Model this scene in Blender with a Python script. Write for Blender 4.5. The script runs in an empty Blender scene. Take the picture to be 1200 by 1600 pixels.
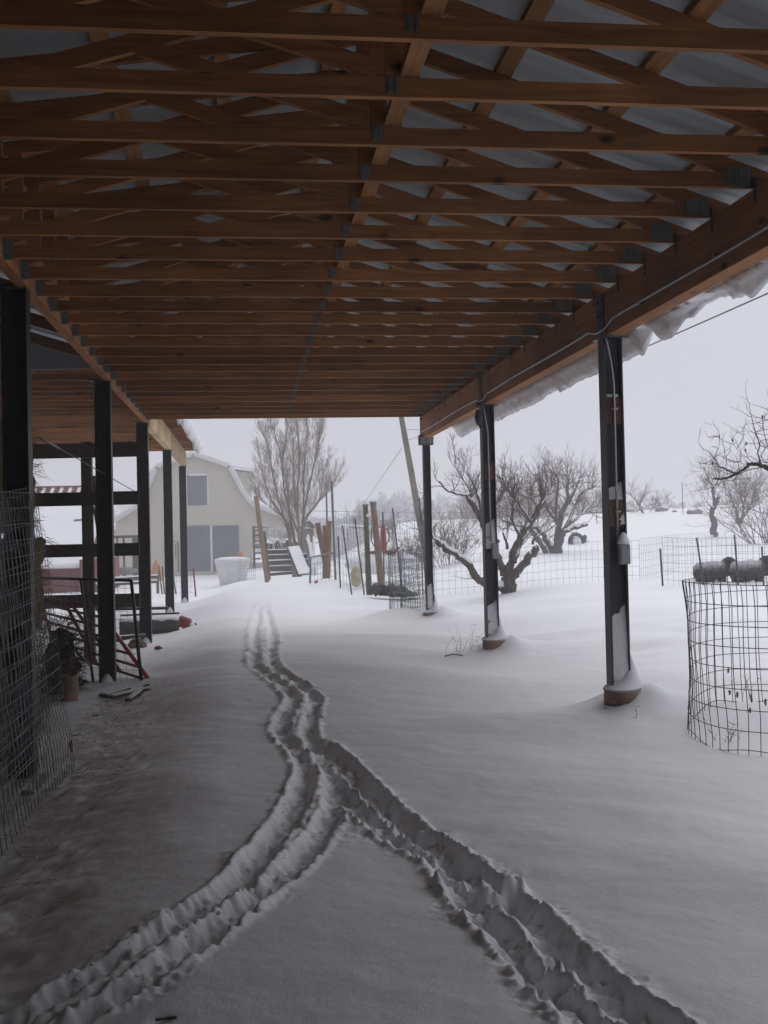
import bpy, bmesh, math, random
import numpy as np
from mathutils import Vector, Matrix, noise as mnoise

random.seed(7)
SC = bpy.context.scene
COL = SC.collection

# ------------------------------------------------------------------ camera
CZ = 1.60                      # eye height over the trodden snow
FPX, W0, H0 = 1700.0, 1200.0, 1600.0
yc = Vector(((388 - 600) / FPX, -(836 - 800) / FPX, 1.0)).normalized()      # shed axis (+Y) in (right, up, forward)
hz = Vector((1.0, 0.0225, 0.0))
zc = yc.cross(hz); zc = (zc if zc.y > 0 else -zc).normalized()
xc = None
for s in (1, -1):
    t = yc.cross(zc) * s
    if t.x > 0: xc = t.normalized()
CAMR = Vector((xc.x, yc.x, zc.x)); CAMU = Vector((xc.y, yc.y, zc.y)); CAMF = Vector((xc.z, yc.z, zc.z))
CAMP = Vector((0, 0, CZ))
cam_d = bpy.data.cameras.new('camera'); cam = bpy.data.objects.new('camera', cam_d); COL.objects.link(cam)
cam_d.sensor_fit = 'VERTICAL'; cam_d.sensor_height = 36.0; cam_d.lens = FPX / H0 * 36.0
cam_d.clip_start = 0.05; cam_d.clip_end = 3000
cam.matrix_world = Matrix(((CAMR.x, CAMU.x, -CAMF.x, 0), (CAMR.y, CAMU.y, -CAMF.y, 0), (CAMR.z, CAMU.z, -CAMF.z, CZ), (0, 0, 0, 1)))
SC.camera = cam

# ------------------------------------------------------------------ sky, sun, exposure
wd = bpy.data.worlds.new("World"); SC.world = wd; wd.use_nodes = True
nt = wd.node_tree; nt.nodes.clear()
SUN_EL, SUN_AZ = math.radians(55), math.radians(25)     # azimuth measured from +Y towards +X
sky = nt.nodes.new('ShaderNodeTexSky'); sky.sky_type = 'NISHITA'; sky.sun_disc = False
sky.sun_elevation = SUN_EL; sky.sun_rotation = SUN_AZ; sky.air_density = 1.0; sky.dust_density = 4.0
hs = nt.nodes.new('ShaderNodeHueSaturation'); hs.inputs['Saturation'].default_value = 0.12
mx = nt.nodes.new('ShaderNodeMix'); mx.data_type = 'RGBA'; mx.inputs[0].default_value = 0.86
mx.inputs[7].default_value = (7.1, 7.2, 8.05, 1)
bg = nt.nodes.new('ShaderNodeBackground'); bg.inputs[1].default_value = 0.075
out = nt.nodes.new('ShaderNodeOutputWorld')
nt.links.new(sky.outputs[0], hs.inputs['Color']); nt.links.new(hs.outputs[0], mx.inputs[6])
nt.links.new(mx.outputs[2], bg.inputs[0]); nt.links.new(bg.outputs[0], out.inputs[0])
sl = bpy.data.lights.new('overcast_sun', 'SUN'); sl.energy = 1.05; sl.angle = math.radians(80); sl.color = (1, .985, .96)
so = bpy.data.objects.new('overcast_sun', sl); COL.objects.link(so)
sd = Vector((math.sin(SUN_AZ) * math.cos(SUN_EL), math.cos(SUN_AZ) * math.cos(SUN_EL), math.sin(SUN_EL)))
so.rotation_euler = sd.to_track_quat('Z', 'Y').to_euler(); so.location = (20, 10, 30)
SC.view_settings.view_transform = 'Standard'; SC.view_settings.look = 'None'
SC.view_settings.exposure = 0.29; SC.view_settings.gamma = 1
SC.render.engine = 'CYCLES'
SC.cycles.max_bounces = 10; SC.cycles.diffuse_bounces = 6; SC.cycles.volume_bounces = 1
SC.render.resolution_x = 768; SC.render.resolution_y = 1024

# ------------------------------------------------------------------ measuring helpers (photo pixel + distance -> place)
def ray(px, py):
    return (CAMF + CAMR * ((px - 600) / FPX) - CAMU * ((py - 800) / FPX))
def P(px, py, d):            # point at camera depth d
    return CAMP + ray(px, py) * d
def PX(px, py, X):
    r = ray(px, py); return CAMP + r * (X / r.x)
def PZ(px, py, Z):
    r = ray(px, py); return CAMP + r * ((Z - CZ) / r.z)

# ------------------------------------------------------------------ noise
def _h(ix, iy, seed):
    n = (ix * 374761393 + iy * 668265263 + seed * 982451653) & 0x7fffffff
    n = ((n ^ (n >> 13)) * 1274126177) & 0x7fffffff
    return ((n ^ (n >> 16)) & 0xffff) / 65535.0
def vn(x, y, s=1.0, seed=0):
    x = np.asarray(x, float) / s; y = np.asarray(y, float) / s
    ix = np.floor(x).astype(np.int64); iy = np.floor(y).astype(np.int64)
    fx = x - ix; fy = y - iy; fx = fx * fx * (3 - 2 * fx); fy = fy * fy * (3 - 2 * fy)
    a = _h(ix, iy, seed); b = _h(ix + 1, iy, seed); c = _h(ix, iy + 1, seed); d = _h(ix + 1, iy + 1, seed)
    return (a * (1 - fx) + b * fx) * (1 - fy) + (c * (1 - fx) + d * fx) * fy - 0.5
def ss(a, b, x):
    t = np.clip((x - a) / (b - a), 0, 1); return t * t * (3 - 2 * t)

# ------------------------------------------------------------------ terrain height
def ter(x, y):
    x = np.asarray(x, float); y = np.asarray(y, float)
    left = -0.26 * ss(-0.2, -1.7, x) - 0.12 * ss(20, 32, y) * ss(1.5, -1.5, x) - 0.0 * y
    zr = np.interp(y, [-50, 0, 8, 14, 18, 22, 38, 45, 58, 66, 90, 140], [0, .05, .12, .22, .32, .43, .80, 1.22, 1.95, 2.05, 1.0, 0.5])
    zr = zr + np.clip((x - 11) * 0.042, -0.35, 1.0) * ss(35, 60, y)
    m = ss(2.9, 6.0 + 0.05 * np.clip(y, 0, 100), x)
    z = left * (1 - m) + zr * m
    z = z - 0.25 * ss(30, 60, y) * (1 - m)
    # soft drifts
    z = z + 0.12 * vn(x, y, 3.1, 1) * ss(2, 9, y) + 0.085 * vn(x + .3 * y, y, 1.3, 2) * ss(1, 6, y) + 0.25 * vn(x, y, 11, 3) * ss(25, 60, y)
    # drift mounds: left posts, centre fence
    def mound(cx, cy, r, h, ex=1.0):
        return h * np.exp(-(((x - cx) / (r * ex)) ** 2 + ((y - cy) / r) ** 2))
    z = z + mound(-1.1, 24.5, 1.0, .16, 1.5) + mound(-0.7, 26.5, 1.3, .14, 1.6)
    z = z + mound(1.4, 31, 2.6, .35, 1.3) + mound(2.2, 25.0, 1.8, .20, .9)
    # drift piled at the outer side of each right-hand pier
    for cy in (9.05, 13.95, 18.85):
        z = z + mound(3.36, cy - .04, .20, .12)
        z = z + mound(3.55, cy + .25, .48, .12) + mound(3.25, cy + .35, .35, .09, 1.0)
    z = z + mound(2.55, 19.5, .55, .20, 1.2)
    # windswept ripples beside the beam line
    z = z + 0.03 * np.sin((x * 1.2 + y * 2.6) + 3 * vn(x, y, 2, 9)) * ss(1.0, 2.5, x) * ss(7, 4.5, np.abs(x - 2)) * ss(30, 20, y)
    return z
def tz(x, y): return float(ter(x, y))
def G(px, py):               # where the line of sight meets the snow
    r = ray(px, py); d = 2.0
    while d < 300:
        p = CAMP + r * d
        if p.z < tz(p.x, p.y): break
        d += 0.05 + d * 0.004
    lo, hi = d - 0.1 - d * 0.006, d
    for _ in range(20):
        m = (lo + hi) / 2; p = CAMP + r * m
        if p.z < tz(p.x, p.y): hi = m
        else: lo = m
    return CAMP + r * hi
def GD(px, d):               # snow surface below image column px at camera depth d
    p = P(px, 830, d)
    for _ in range(3):
        p = Vector((p.x, p.y, tz(p.x, p.y)))
    return p

# ------------------------------------------------------------------ object helpers
def tag(o, label=None, cat=None, group=None, kind=None):
    if label: o['label'] = label
    if cat: o['category'] = cat
    if group: o['group'] = group
    if kind: o['kind'] = kind
    return o
def thing(name, loc, label, cat, group=None):
    o = bpy.data.objects.new(name, None); COL.objects.link(o); o.location = loc; o.empty_display_size = .2
    return tag(o, label, cat, group)
def woff(o):
    v = Vector((0, 0, 0))
    while o: v += o.location; o = o.parent
    return v
class MB:
    def __init__(s): s.v = []; s.f = []
    def add(s, vs, fs):
        n = len(s.v); s.v += [tuple(v) for v in vs]; s.f += [tuple(i + n for i in f) for f in fs]
    def box(s, a, b):
        x0, y0, z0 = a; x1, y1, z1 = b
        if x0 > x1: x0, x1 = x1, x0
        if y0 > y1: y0, y1 = y1, y0
        if z0 > z1: z0, z1 = z1, z0
        s.add([(x0, y0, z0), (x1, y0, z0), (x1, y1, z0), (x0, y1, z0), (x0, y0, z1), (x1, y0, z1), (x1, y1, z1), (x0, y1, z1)],
              [(0, 3, 2, 1), (4, 5, 6, 7), (0, 1, 5, 4), (1, 2, 6, 5), (2, 3, 7, 6), (3, 0, 4, 7)])
    def bar(s, p, q, w, h, up=(0, 0, 1)):      # board from p to q: w across, h along up
        p = Vector(p); q = Vector(q); d = (q - p).normalized(); up = Vector(up)
        sx = d.cross(up)
        if sx.length < 1e-4: sx = d.cross(Vector((0, 1, 0)))
        sx.normalize(); u = sx.cross(d).normalized(); sx = sx * (w / 2); u = u * (h / 2)
        s.add([p - sx - u, p + sx - u, p + sx + u, p - sx + u, q - sx - u, q + sx - u, q + sx + u, q - sx + u],
              [(0, 1, 2, 3), (7, 6, 5, 4), (0, 4, 5, 1), (1, 5, 6, 2), (2, 6, 7, 3), (3, 7, 4, 0)])
    def tube(s, pts, rad, n=6, cap=True):
        pts = [Vector(p) for p in pts]
        if not hasattr(rad, '__len__'): rad = [rad] * len(pts)
        vs = []; fs = []
        prev = None
        for i, p in enumerate(pts):
            t = (pts[min(i + 1, len(pts) - 1)] - pts[max(i - 1, 0)])
            if t.length < 1e-9: t = Vector((0, 0, 1))
            t.normalize()
            if prev is None:
                a = t.cross(Vector((0, 0, 1)))
                if a.length < .05: a = t.cross(Vector((1, 0, 0)))
            else:
                a = prev - t * prev.dot(t)
                if a.length < 1e-4: a = t.cross(Vector((0, .3, 1)))
            a.normalize(); prev = a; b = t.cross(a)
            for k in range(n):
                an = 2 * math.pi * k / n
                vs.append(p + a * (math.cos(an) * rad[i]) + b * (math.sin(an) * rad[i]))
        for i in range(len(pts) - 1):
            for k in range(n):
                k2 = (k + 1) % n
                fs.append((i * n + k, i * n + k2, (i + 1) * n + k2, (i + 1) * n + k))
        if cap and n > 2:
            fs.append(tuple(range(n - 1, -1, -1))); fs.append(tuple((len(pts) - 1) * n + k for k in range(n)))
        s.add(vs, fs)
    def lathe(s, c, prof, n=24, axis=None, squash=1.0, cap=True):   # prof: (radius, height)
        c = Vector(c); vs = []; fs = []
        if axis is None: A, B, Cc = Vector((1, 0, 0)), Vector((0, 1, 0)), Vector((0, 0, 1))
        else:
            Cc = Vector(axis).normalized(); A = Cc.orthogonal().normalized(); B = Cc.cross(A)
        for r, h in prof:
            for k in range(n):
                an = 2 * math.pi * k / n
                vs.append(c + A * (r * math.cos(an)) + B * (r * squash * math.sin(an)) + Cc * h)
        for i in range(len(prof) - 1):
            for k in range(n):
                k2 = (k + 1) % n
                fs.append((i * n + k, i * n + k2, (i + 1) * n + k2, (i + 1) * n + k))
        if cap:
            fs.append(tuple(range(n - 1, -1, -1))); fs.append(tuple((len(prof) - 1) * n + k for k in range(n)))
        s.add(vs, fs)
    def prism(s, poly, off):                     # closed polygon (3-D points) pushed by vector off
        off = Vector(off); n = len(poly); a = [Vector(p) for p in poly]; b = [p + off for p in a]
        s.add(a + b, [tuple(range(n)), tuple(range(2 * n - 1, n - 1, -1))] + [(i, i + n, (i + 1) % n + n, (i + 1) % n) for i in range(n)])
    def blob(s, c, r, seed=0, nz=.15, n=10, m=7, sc=1.5):
        c = Vector(c); r = Vector(r); vs = []; fs = []
        for i in range(m + 1):
            th = math.pi * i / m
            for k in range(n):
                ph = 2 * math.pi * k / n
                d = Vector((math.sin(th) * math.cos(ph), math.sin(th) * math.sin(ph), math.cos(th)))
                q = 1 + nz * mnoise.noise(d * sc + Vector((seed * 3.1, seed * 1.7, 0)))* 2
                vs.append(c + Vector((d.x * r.x, d.y * r.y, d.z * r.z)) * q)
        for i in range(m):
            for k in range(n):
                k2 = (k + 1) % n; fs.append((i * n + k, (i + 1) * n + k, (i + 1) * n + k2, i * n + k2))
        s.add(vs, fs)
    def build(s, name, mat, parent=None, smooth=False, bevel=0):
        me = bpy.data.meshes.new(name)
        o = woff(parent) if parent else Vector((0, 0, 0))
        me.from_pydata([(v[0] - o.x, v[1] - o.y, v[2] - o.z) for v in s.v], [], s.f)
        me.validate(); me.materials.append(mat)
        bm = bmesh.new(); bm.from_mesh(me); bmesh.ops.recalc_face_normals(bm, faces=bm.faces); bm.to_mesh(me); bm.free()
        if smooth: me.polygons.foreach_set('use_smooth', [True] * len(me.polygons))
        ob = bpy.data.objects.new(name, me); COL.objects.link(ob)
        if parent: ob.parent = parent
        if bevel:
            m = ob.modifiers.new('bevel', 'BEVEL'); m.width = bevel; m.segments = 2; m.limit_method = 'ANGLE'
        return ob
def copy_tree(o, parent=None):
    c = o.copy(); COL.objects.link(c); c.parent = parent
    for ch in list(o.children): copy_tree(ch, c)
    return c

# ------------------------------------------------------------------ materials
def mat(name, col, rough=.7, metal=0, var=.25, scale=8, bump=0, bscale=40, col2=None, stretch=(1, 1, 1), spec=.5, detail=6):
    m = bpy.data.materials.new(name); m.use_nodes = True; t = m.node_tree; N = t.nodes; L = t.links
    b = N['Principled BSDF']; b.inputs['Roughness'].default_value = rough; b.inputs['Metallic'].default_value = metal
    b.inputs['Specular IOR Level'].default_value = spec
    tc = N.new('ShaderNodeTexCoord'); mp = N.new('ShaderNodeMapping'); mp.inputs['Scale'].default_value = stretch
    L.new(tc.outputs['Object'], mp.inputs[0])
    n = N.new('ShaderNodeTexNoise'); n.inputs['Scale'].default_value = scale; n.inputs['Detail'].default_value = detail
    n.inputs['Roughness'].default_value = .65
    L.new(mp.outputs[0], n.inputs[0])
    r = N.new('ShaderNodeValToRGB'); r.color_ramp.elements[0].position = .33; r.color_ramp.elements[1].position = .68
    c = col; c2 = col2 or tuple(min(1, x * (1 + var)) for x in c); c1 = tuple(x * (1 - var) for x in c) if not col2 else c
    r.color_ramp.elements[0].color = (*c1, 1); r.color_ramp.elements[1].color = (*c2, 1)
    L.new(n.outputs[0], r.inputs[0]); L.new(r.outputs[0], b.inputs['Base Color'])
    if bump:
        n2 = N.new('ShaderNodeTexNoise'); n2.inputs['Scale'].default_value = bscale; n2.inputs['Detail'].default_value = 4
        L.new(mp.outputs[0], n2.inputs[0]); bp = N.new('ShaderNodeBump'); bp.inputs['Strength'].default_value = bump
        bp.inputs['Distance'].default_value = .02
        L.new(n2.outputs[0], bp.inputs['Height']); L.new(bp.outputs[0], b.inputs['Normal'])
    return m
def wood(name, c1, c2, axis='X', knots=True, rough=.75, grain=1.0):
    """sawn timber: long grain along one axis, scattered dark knots, board-to-board tone"""
    m = bpy.data.materials.new(name); m.use_nodes = True; t = m.node_tree; N = t.nodes; L = t.links
    b = N['Principled BSDF']; b.inputs['Roughness'].default_value = rough; b.inputs['Specular IOR Level'].default_value = .25
    tc = N.new('ShaderNodeTexCoord'); mp = N.new('ShaderNodeMapping')
    st = {'X': (.5, 8, 8), 'Y': (8, .5, 8), 'Z': (8, 8, .5)}[axis]; mp.inputs['Scale'].default_value = st
    L.new(tc.outputs['Object'], mp.inputs[0])
    n = N.new('ShaderNodeTexNoise'); n.inputs['Scale'].default_value = 5 * grain; n.inputs['Detail'].default_value = 8; n.inputs['Distortion'].default_value = .6
    L.new(mp.outputs[0], n.inputs[0])
    r = N.new('ShaderNodeValToRGB'); r.color_ramp.elements[0].position = .3; r.color_ramp.elements[1].position = .7
    r.color_ramp.elements[0].color = (*c1, 1); r.color_ramp.elements[1].color = (*c2, 1)
    L.new(n.outputs[0], r.inputs[0]); last = r.outputs[0]
    big = N.new('ShaderNodeTexNoise'); big.inputs['Scale'].default_value = 1.1; big.inputs['Detail'].default_value = 3
    L.new(tc.outputs['Object'], big.inputs[0])
    mr = N.new('ShaderNodeMapRange'); mr.inputs[1].default_value = .35; mr.inputs[2].default_value = .65; mr.inputs[3].default_value = .75; mr.inputs[4].default_value = 1.15
    L.new(big.outputs[0], mr.inputs[0])
    oi = N.new('ShaderNodeObjectInfo'); mr2 = N.new('ShaderNodeMapRange'); mr2.inputs[3].default_value = .68; mr2.inputs[4].default_value = 1.2
    L.new(oi.outputs['Random'], mr2.inputs[0])
    mu = N.new('ShaderNodeMath'); mu.operation = 'MULTIPLY'; L.new(mr.outputs[0], mu.inputs[0]); L.new(mr2.outputs[0], mu.inputs[1])
    mm = N.new('ShaderNodeMix'); mm.data_type = 'RGBA'; mm.blend_type = 'MULTIPLY'; mm.inputs[0].default_value = 1
    L.new(last, mm.inputs[6]); L.new(mu.outputs[0], mm.inputs[7]); last = mm.outputs[2]
    if knots:
        vo = N.new('ShaderNodeTexVoronoi'); vo.inputs['Scale'].default_value = 2.6; vo.inputs['Randomness'].default_value = 1
        mp2 = N.new('ShaderNodeMapping'); mp2.inputs['Scale'].default_value = {'X': (.8, 1, 1.6), 'Y': (1, .8, 1.6), 'Z': (1, 1, .8)}[axis]
        L.new(tc.outputs['Object'], mp2.inputs[0]); L.new(mp2.outputs[0], vo.inputs[0])
        kr = N.new('ShaderNodeMapRange'); kr.inputs[1].default_value = .07; kr.inputs[2].default_value = .13; kr.inputs[3].default_value = .16; kr.inputs[4].default_value = 1
        L.new(vo.outputs['Distance'], kr.inputs[0])
        km = N.new('ShaderNodeMix'); km.data_type = 'RGBA'; km.blend_type = 'MULTIPLY'; km.inputs[0].default_value = 1
        L.new(last, km.inputs[6]); L.new(kr.outputs[0], km.inputs[7]); last = km.outputs[2]
    L.new(last, b.inputs['Base Color'])
    bp = N.new('ShaderNodeBump'); bp.inputs['Strength'].default_value = .25; bp.inputs['Distance'].default_value = .01
    L.new(n.outputs[0], bp.inputs['Height']); L.new(bp.outputs[0], b.inputs['Normal'])
    return m
def snowmat(name, ground=False):
    m = bpy.data.materials.new(name); m.use_nodes = True; t = m.node_tree; N = t.nodes; L = t.links
    b = N['Principled BSDF']; b.inputs['Roughness'].default_value = .65; b.inputs['Specular IOR Level'].default_value = .25
    tc = N.new('ShaderNodeTexCoord')
    base = (.86, .87, .895)
    b.inputs['Base Color'].default_value = (*base, 1)
    n1 = N.new('ShaderNodeTexNoise'); n1.inputs['Scale'].default_value = 9; n1.inputs['Detail'].default_value = 8; n1.inputs['Roughness'].default_value = .6
    n2 = N.new('ShaderNodeTexNoise'); n2.inputs['Scale'].default_value = 130; n2.inputs['Detail'].default_value = 3
    L.new(tc.outputs['Object'], n1.inputs[0]); L.new(tc.outputs['Object'], n2.inputs[0])
    b1 = N.new('ShaderNodeBump'); b1.inputs['Strength'].default_value = .22 if ground else .4; b1.inputs['Distance'].default_value = .03
    b2 = N.new('ShaderNodeBump'); b2.inputs['Strength'].default_value = .35; b2.inputs['Distance'].default_value = .004
    L.new(n1.outputs[0], b1.inputs['Height']); L.new(n2.outputs[0], b2.inputs['Height']); L.new(b1.outputs[0], b2.inputs['Normal'])
    L.new(b2.outputs[0], b.inputs['Normal'])
    if ground:
        # trodden-in dust and chaff along the left side under the roof, where hay is handled
        sx = N.new('ShaderNodeSeparateXYZ'); L.new(tc.outputs['Object'], sx.inputs[0])
        mr = N.new('ShaderNodeMapRange'); mr.inputs[1].default_value = -.2; mr.inputs[2].default_value = -1.8; mr.inputs[3].default_value = 0; mr.inputs[4].default_value = 1
        L.new(sx.outputs[0], mr.inputs[0])
        my = N.new('ShaderNodeMapRange'); my.inputs[1].default_value = 21; my.inputs[2].default_value = 13; L.new(sx.outputs[1], my.inputs[0])
        mp = N.new('ShaderNodeMapping'); mp.inputs['Scale'].default_value = (1, .35, 1); mp.inputs['Rotation'].default_value = (0, 0, 1.2)
        L.new(tc.outputs['Object'], mp.inputs[0])
        nd = N.new('ShaderNodeTexNoise'); nd.inputs['Scale'].default_value = 2.6; nd.inputs['Detail'].default_value = 9; nd.inputs['Roughness'].default_value = .72
        L.new(mp.outputs[0], nd.inputs[0])
        m1 = N.new('ShaderNodeMath'); m1.operation = 'MULTIPLY'; L.new(mr.outputs[0], m1.inputs[0]); L.new(my.outputs[0], m1.inputs[1])
        m2 = N.new('ShaderNodeMath'); m2.operation = 'MULTIPLY_ADD'; m2.inputs[1].default_value = .30; L.new(m1.outputs[0], m2.inputs[0]); L.new(nd.outputs[0], m2.inputs[2])
        rr = N.new('ShaderNodeMapRange'); rr.inputs[1].default_value = .62; rr.inputs[2].default_value = .95; rr.inputs[4].default_value = .12; L.new(m2.outputs[0], rr.inputs[0])
        cm = N.new('ShaderNodeMix'); cm.data_type = 'RGBA'; cm.inputs[6].default_value = (*base, 1); cm.inputs[7].default_value = (.22, .17, .115, 1)
        L.new(rr.outputs[0], cm.inputs[0])
        # soil showing through in the bottom of the ruts (painted per vertex where boots broke through)
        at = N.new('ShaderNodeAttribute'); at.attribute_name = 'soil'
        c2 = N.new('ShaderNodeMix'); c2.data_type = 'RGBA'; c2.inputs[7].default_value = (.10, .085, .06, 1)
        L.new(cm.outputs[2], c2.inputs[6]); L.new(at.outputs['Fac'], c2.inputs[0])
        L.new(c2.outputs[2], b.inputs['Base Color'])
    return m
M = {}
M['fine'] = mat('fine_snow', (.86, .87, .895), .7, 0, .02, 5)
M['lilac'] = mat('pale_boards', (.72, .70, .72), .8, 0, .08, 2)
M['snow'] = snowmat('snow'); M['ground'] = snowmat('ground_snow', True)
M['truss'] = wood('truss_timber', (.26, .105, .037), (.45, .205, .078), 'X')
M['beam'] = wood('beam_timber', (.34, .130, .044), (.50, .22, .082), 'Y', grain=.7)
M['purlin'] = wood('purlin_timber', (.31, .14, .055), (.46, .23, .10), 'Y')
M['glulam'] = wood('fresh_glulam', (.50, .36, .20), (.62, .47, .29), 'Y', knots=False)
M['old'] = wood('weathered_board', (.055, .045, .035), (.13, .11, .09), 'X')
M['oldz'] = wood('weathered_post', (.10, .09, .07), (.22, .19, .15), 'Z')
M['brown'] = wood('brown_post', (.16, .10, .065), (.30, .19, .125), 'Z')
M['steel'] = mat('dark_steel', (.028, .031, .036), .5, .3, .35, 6, .1)
M['galv'] = mat('galvanised_plate', (.20, .215, .21), .5, .3, .25, 30, .1, 90)
M['pipe'] = mat('grey_conduit', (.33, .34, .35), .4, .6, .15, 20)
M['wire'] = mat('galvanised_wire', (.17, .19, .195), .5, .5, .3, 12)
M['dwire'] = mat('dark_wire', (.045, .05, .055), .5, .5, .3, 12)
M['tin'] = mat('roof_metal', (.42, .47, .50), .42, .25, .14, 1.3, .15, 3)
M['hay'] = mat('hay', (.17, .115, .05), .9, 0, .5, 25, 1.0, 60, stretch=(1, 1, 3))
M['haystalk'] = mat('hay_stalk', (.30, .21, .095), .9, 0, .4, 3)
M['card'] = mat('cardboard_form', (.25, .165, .115), .85, 0, .35, 6, .1)
M['cardd'] = mat('printed_band', (.06, .05, .05), .85, 0, .2, 6)
M['conc'] = mat('concrete', (.35, .34, .32), .9, 0, .2, 8, .3)
M['red'] = mat('red_paint', (.50, .06, .05), .5, 0, .3, 8, .1)
M['redw'] = mat('red_siding', (.20, .045, .045), .7, 0, .2, 3)
M['terra'] = mat('rust_red_plastic', (.27, .075, .05), .6, 0, .2, 8)
M['rust'] = mat('rusty_pipe', (.22, .09, .04), .8, .2, .5, 10, .3, col2=(.20, .19, .17))
M['black'] = mat('black_plastic', (.02, .02, .022), .55, 0, .3, 9)
M['box'] = mat('grey_box', (.26, .27, .27), .5, .2, .12, 9)
M['fix'] = mat('fixture_green_grey', (.10, .12, .11), .5, .3, .2, 9)
M['bark'] = mat('apple_bark', (.12, .098, .088), .95, 0, .5, 14, .8, 30, stretch=(1, 1, .4))
M['twig'] = mat('apple_twigs', (.13, .088, .078), .9, 0, .3, 5)
M['cbark'] = mat('cottonwood_bark', (.16, .13, .11), .95, 0, .3, 6, .4, 20)
M['ctwig'] = mat('cottonwood_twigs', (.30, .24, .20), .9, 0, .3, 5)
M['fartree'] = mat('far_wood', (.13, .115, .11), .95, 0, .3, .6)
M['siding'] = mat('barn_siding', (.60, .57, .49), .8, 0, .05, 1.5)
M['trim'] = mat('white_trim', (.72, .72, .72), .6, 0, .05, 3)
M['glass'] = mat('plastic_sheet_glazing', (.16, .18, .195), .35, 0, .22, .7)
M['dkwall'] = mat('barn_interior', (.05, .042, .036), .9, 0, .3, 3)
M['tub'] = mat('white_tub', (.66, .67, .66), .5, 0, .07, 3)
M['tarp'] = mat('dark_tarp', (.07, .072, .07), .7, 0, .4, 6, .5, 14)
M['bag'] = mat('pale_sack', (.50, .46, .30), .8, 0, .15, 6)
M['orange'] = mat('faded_orange', (.55, .24, .10), .7, 0, .15, 4)
M['rock'] = mat('reddish_rock', (.24, .19, .175), .9, 0, .3, 3, .5, 6)
M['tyre'] = mat('tyre_rubber', (.035, .035, .037), .8, 0, .2, 8)
# wool: black fleece with snow caught on the back
def woolmat():
    m = mat('black_wool', (.022, .019, .018), .95, 0, .4, 18, 1.0, 55); t = m.node_tree; N = t.nodes; L = t.links
    b = N['Principled BSDF']; src = b.inputs['Base Color'].links[0].from_socket
    at = N.new('ShaderNodeAttribute'); at.attribute_name = 'snow'
    n = N.new('ShaderNodeTexNoise'); n.inputs['Scale'].default_value = 26; n.inputs['Detail'].default_value = 6
    tc = N.new('ShaderNodeTexCoord'); L.new(tc.outputs['Object'], n.inputs[0])
    a = N.new('ShaderNodeMath'); a.operation = 'MULTIPLY_ADD'; a.inputs[1].default_value = .9; L.new(at.outputs['Fac'], a.inputs[0]); L.new(n.outputs[0], a.inputs[2])
    r = N.new('ShaderNodeMapRange'); r.inputs[1].default_value = .58; r.inputs[2].default_value = 1.45; r.inputs[4].default_value = .85; L.new(a.outputs[0], r.inputs[0])
    x = N.new('ShaderNodeMix'); x.data_type = 'RGBA'; x.inputs[7].default_value = (.70, .69, .70, 1); L.new(src, x.inputs[6]); L.new(r.outputs[0], x.inputs[0])
    L.new(x.outputs[2], b.inputs['Base Color']); return m
M['wool'] = woolmat()
# translucent-looking ribbed roofing: ribs as bump along the slope
def ribbed(m, scale, axis='Y'):
    t = m.node_tree; N = t.nodes; L = t.links; b = N['Principled BSDF']
    tc = N.new('ShaderNodeTexCoord'); w = N.new('ShaderNodeTexWave'); w.wave_type = 'BANDS'; w.bands_direction = axis; w.inputs['Scale'].default_value = scale
    w.wave_profile = 'SIN'
    L.new(tc.outputs['Object'], w.inputs[0]); bp = N.new('ShaderNodeBump'); bp.inputs['Strength'].default_value = .25; bp.inputs['Distance'].default_value = .02
    L.new(w.outputs[0], bp.inputs['Height']); L.new(bp.outputs[0], b.inputs['Normal'])
ribbed(M['tin'], 2.2)

# ================================================================== SETTING: snow-covered ground with the trodden trail
def world_line(pts, dz=0):
    out_ = []
    for px, py in pts:
        g = G(px, min(py, 1760)); out_.append((g.x, g.y))
    return out_
G1 = [(-260, 1745), (-60, 1640), (40, 1590), (150, 1520), (260, 1455), (375, 1370), (440, 1295), (472, 1235), (478, 1200), (462, 1170), (440, 1145), (443, 1118), (458, 1095), (440, 1070), (412, 1050), (398, 1038), (398, 1012), (397, 985), (403, 962), (406, 945)]
G2 = [(-140, 1755), (20, 1660), (110, 1600), (215, 1535), (310, 1470), (405, 1395), (470, 1340), (512, 1285), (524, 1240), (518, 1210), (500, 1180), (482, 1145), (488, 1110), (492, 1092), (465, 1068), (432, 1045), (424, 1022), (426, 1000), (420, 965), (415, 945)]
G3 = [(492, 1160), (528, 1184), (558, 1220), (600, 1258), (656, 1306), (718, 1350), (782, 1400), (838, 1444), (892, 1500), (950, 1550), (1025, 1600), (1105, 1665)]
G4 = [(525, 1225), (548, 1250), (580, 1280), (625, 1315), (685, 1350), (725, 1402), (765, 1445), (808, 1485), (858, 1535), (905, 1580), (950, 1640)]
LINES = [(world_line(G1), .055, .076), (world_line(G2), .055, .072), (world_line(G3), .078, .080), (world_line(G4), .068, .070)]
def smooth_line(l, n=6):
    o_ = []
    for i in range(len(l) - 1):
        p0 = l[max(i - 1, 0)]; p1 = l[i]; p2 = l[i + 1]; p3 = l[min(i + 2, len(l) - 1)]
        for k in range(n):
            t = k / n
            o_.append(tuple(.5 * ((2 * p1[j]) + (-p0[j] + p2[j]) * t + (2 * p0[j] - 5 * p1[j] + 4 * p2[j] - p3[j]) * t * t + (-p0[j] + 3 * p1[j] - 3 * p2[j] + p3[j]) * t ** 3) for j in (0, 1)))
    o_.append(l[-1]); return o_
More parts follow.
